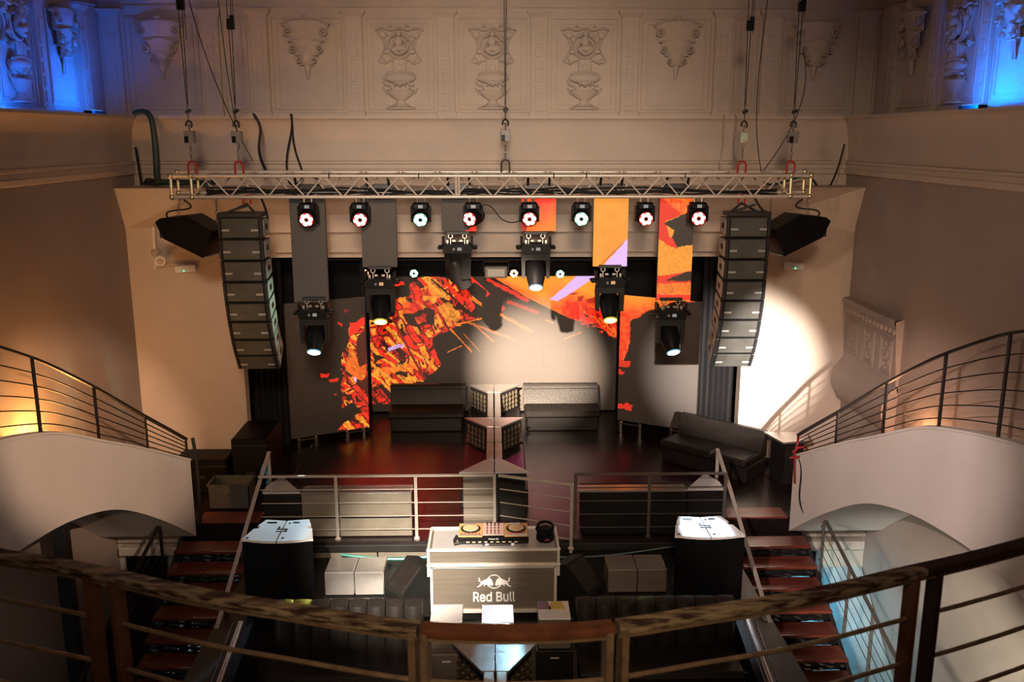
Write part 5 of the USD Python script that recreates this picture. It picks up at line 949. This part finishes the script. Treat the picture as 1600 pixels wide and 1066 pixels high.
def banquette(x0, x1, n, label):
    t = T('tufted_banquette', label, 'banquette', ((x0+x1)/2, 8.9, 1.13)); w = (x1-x0)/n
    for k in range(n):
        a, c_ = x0+w*k, x0+w*(k+1); xs = np.linspace(a+.004, c_-.004, 9); b = B(); rows = []
        for y, z, pf in ((9.27, 1.4, 0), (9.27, 2.02, 0), (9.25, 2.055, .2), (9.20, 2.06, .6), (9.14, 2.03, 1), (9.10, 1.9, 1), (9.06, 1.72, 1), (9.03, 1.58, .8), (9.03, 1.5, 0)):
            rows.append([(x, y-.045*pf*math.sin(math.pi*(x-a)/w)**.6 if 0 < (x-a)/w < 1 else y, z+(.012*math.sin(math.pi*(x-a)/w) if pf else 0)) for x in xs])
        b.grid(rows); e0 = [r[0] for r in rows]; e1 = [r[-1] for r in rows]
        for e in (e0, e1): m_ = np.mean(e, 0); b.add(np.vstack([e, m_]), [(i, i+1, len(e)) for i in range(len(e)-1)])
        t.part('back_cushion', b, 'leather')
    b = B(); b.span((x0, 8.46, 1.42), (x1, 9.06, 1.58), .05); t.part('seat', b, 'leather'); b = B(); b.span((x0+.03, 8.52, 1.13), (x1-.03, 9.25, 1.42), .01); t.part('plinth', b, 'black_paint'); b = B(); b.tube([(x0, 8.50, 1.56), (x1, 8.50, 1.56)], .012, 6); t.part('piping', b, 'leather')
banquette(-2.42, -.80, 8, 'tufted black leather banquette left of the plinths with yellow light on its end'); banquette(.90, 2.66, 8, 'tufted black leather banquette in shadow right of the plinths')
for sx in (-1, 1):
    side = 'left' if sx < 0 else 'right'; t = T('sofa_end_panel', f'black end panel with shiny sloped tube beside the {side} banquette', 'panel', (sx*3.0, 8.6, 1.13))
    b = B(); b.hull([(sx*a, y, z) for a in (2.72, 2.80) for y, z in ((9.4, 1.14), (8.0, 1.14), (9.4, 1.75), (8.0, 1.45))]); t.part('panel', b, 'black_plastic'); b = B(); b.cyl((sx*2.86, 9.35, 1.72), (sx*2.86, 7.9, 1.42), .035, n=12); t.part('tube', b, 'mirror_steel'); b = B(); b.bar((sx*2.96, 9.4, 1.7), (sx*2.96, 7.9, 1.36), .01, .02); t.part('edge_strip', b, 'steel')

# ------------------------------------------------------------------ balcony railing in the foreground
RCV = [(-5.9, 6.4), (-4.4, 5.25), (-3.1, 4.42), (-2.7, 4.24), (-2.39, 4.10), (-2.11, 4.01), (-1.84, 3.91), (-1.58, 3.80), (-1.34, 3.70), (-1.11, 3.62), (-.88, 3.55), (-.6, 3.46), (-.31, 3.385), (.09, 3.35), (.50, 3.385), (.83, 3.47), (1.18, 3.56), (1.49, 3.66), (1.84, 3.80), (2.21, 3.94), (2.61, 4.11), (3.1, 4.34), (4.4, 5.15), (5.9, 6.3)]
RY = CubicSpline(*zip(*RCV))
def rail_panel(label, x0, x1, posts, wood):
    t = T('balcony_railing', label, 'railing', ((x0+x1)/2, float(RY((x0+x1)/2)), 4.05)); z = 5.09
    xs = np.linspace(x0, x1, 30); b = B(); P = [(x, float(RY(x)), z) for x in xs]; b.tube(P, 1, prof=[(-.034, -.018), (.034, -.018), (.038, 0), (.034, .02), (-.034, .02), (-.038, 0)], up=(0, 0, 1)); t.part('handrail', b, wood)
    b = B(); b.tube([(x, float(RY(x)), z-.028) for x in xs], 1, prof=[(-.022, -.012), (.022, -.012), (.022, .012), (-.022, .012)], up=(0, 0, 1)); t.part('under_bar', b, 'bar_paint')
    for x, m_ in posts:
        y = float(RY(x)); s = float(RY(x, 1)); b = B(); b.box((x, y, z-.50), (.03, .075, 1.0), rotz(math.atan(s))); t.part('post', b, m_)
    ps = sorted(p for p, _ in posts); ends = [x0]+ps+[x1]
    for k in (1, 2, 3):
        for a, c_ in ((min(ps), max(ps)),) if len(ps) > 1 else ((x0, x1),):
            xx = np.linspace(a, c_, 24); b = B(); b.tube([(x, float(RY(x)), z-.235*k) for x in xx], .011, 8); t.part('bar', b, 'bar_paint')
    return t
rail_panel('centre section of the worn wooden balcony railing nearest the viewer', -.30, .485, ((-.285, 'bar_paint'), (.465, 'bar_paint')), 'brown_wood')
rail_panel('left curved section of the balcony railing with flaking paint', -1.80, -.315, ((-1.74, 'brown_wood'), (-.335, 'bar_paint')), 'worn_wood')
rail_panel('right curved section of the balcony railing with worn wood', .505, 1.99, ((.53, 'bar_paint'), (1.94, 'brown_wood')), 'worn_wood')
rail_panel('far left end section of the balcony railing', -5.85, -1.803, ((-1.88, 'brown_wood'), (-3.4, 'brown_wood'), (-5.75, 'brown_wood')), 'worn_wood')
rail_panel('far right end section of the balcony railing', 1.993, 5.85, ((2.07, 'balcony_paint'), (3.5, 'balcony_paint'), (5.75, 'balcony_paint')), 'balcony_paint')
t = T('steel_column', 'dark steel column behind the left balcony railing', 'column', (-5.18, 10.2, -1.5)); b = B(); b.span((-5.26, 10.13, -1.5), (-5.10, 10.27, 2.60), .01); t.part('shaft', b, 'dark_metal'); b = B(); b.box((-5.18, 10.2, 2.57), (.20, .20, .03)); t.part('head_plate', b, 'dark_metal')

# ------------------------------------------------------------------ small things on the walls
p = at(252, 400, Y=14.97); t = T('wall_speaker', 'small round grey wall speaker on a bracket on the left proscenium wall', 'wall fixture', p)
b = B(); b.lathe([(.07, 0), (.10, .02), (.09, .06)], frame((.3, -1, -.35)), p+(.02, -.12, -.05), 18); t.part('disc', b, 'white_plastic'); b = B(); b.lathe([(.05, .06), (.045, .075)], frame((.3, -1, -.35)), p+(.02, -.12, -.05), 14); t.part('centre', b, 'beige_plastic'); b = B(); b.ball(p+(-.05, -.08, .06), (.08, .07, .09)); t.part('housing', b, 'beige_plastic')
t = T('cable_trunking', 'pale plastic cable trunking on the left proscenium wall', 'trunking', p); b = B(); b.bar(at(240, 355, Y=14.86), at(243, 421, Y=14.86), .04, .03, (0, 1, 0)); t.part('upright', b, 'white_plastic'); b = B(); b.bar(at(243, 418, Y=14.86), at(276, 415, Y=15.03), .02, .02); t.part('branch', b, 'beige_plastic')
for px_, py_, Y, lab in ((289, 420, 15.10, 'white emergency light box with green dot on the left proscenium wall'), (1241, 416, 15.12, 'white emergency light box with green dot on the right proscenium wall')):
    p = at(px_, py_, Y=Y); R = rotz(math.atan2(OY-CY, WX-OX)*(1 if px_ < 700 else -1)); t = T('emergency_light', lab, 'emergency light', p); b = B(); b.box(p, (.33, .08, .12), R, .012); t.part('housing', b, 'white_plastic'); b = B(); b.ball(p+(0, -.06, -.03), (.009,)*3, None, 1); t.part('indicator', b, 'led_green'); b = B(); b.box(p+R @ np.array([0, -.041, .0]), (.31, .004, .1), R, .001); t.part('diffuser', b, 'white_board')
for sx in (-1, 1):
    y = 14.5 if sx < 0 else 11.8; t = T('uplight', f'small blue uplight lying on the {"left" if sx < 0 else "right"} ledge below the frieze', 'uplight', (sx*6.1, y, zL)); b = B(); b.box((sx*6.1, y, zL+.035), (.12, .5, .06)); t.part('housing', b, 'black_plastic'); b = B(); b.box((sx*6.1, y, zL+.07), (.07, .44, .01)); t.part('lens', b, 'rim_cyan')
t = T('red_ribbon', 'dark red ribbon tied to the end of the right stair railing', 'ribbon', (4.45, 12.7, 2.3)); b = B(); b.tube(CubicSpline([0, 1, 2, 3], [(4.5, 12.66, 2.76), (4.44, 12.62, 2.6), (4.42, 12.6, 2.45), (4.45, 12.6, 2.05)])(np.linspace(0, 3, 20)), 1, prof=[(-.022, -.006), (.022, -.006), (.022, .006), (-.022, .006)]); t.part('tail', b, 'red_cloth')
b = B(); b.tube([(4.4, 12.62, 2.52), (4.46, 12.6, 2.6), (4.58, 12.6, 2.62), (4.62, 12.6, 2.5), (4.5, 12.6, 2.46), (4.36, 12.62, 2.44)], .018, 6); t.part('knot', b, 'red_cloth')
cable('cable', 'grey cable loop hanging against the end of the right stair flank', [(4.50, 12.62, 2.42), (4.50, 12.5, 2.0), (4.53, 12.4, 1.7), (4.56, 12.3, 1.66), (4.57, 12.22, 1.9), (4.565, 12.2, 2.3), (4.55, 12.3, 2.62)], .014, 'dark_metal')
cable('cable', 'black cable running down the end of the left stair flank', [(-4.42, 12.78, 2.75), (-4.40, 12.80, 2.4), (-4.40, 12.8, 1.8), (-4.42, 12.8, 1.37)], .025)
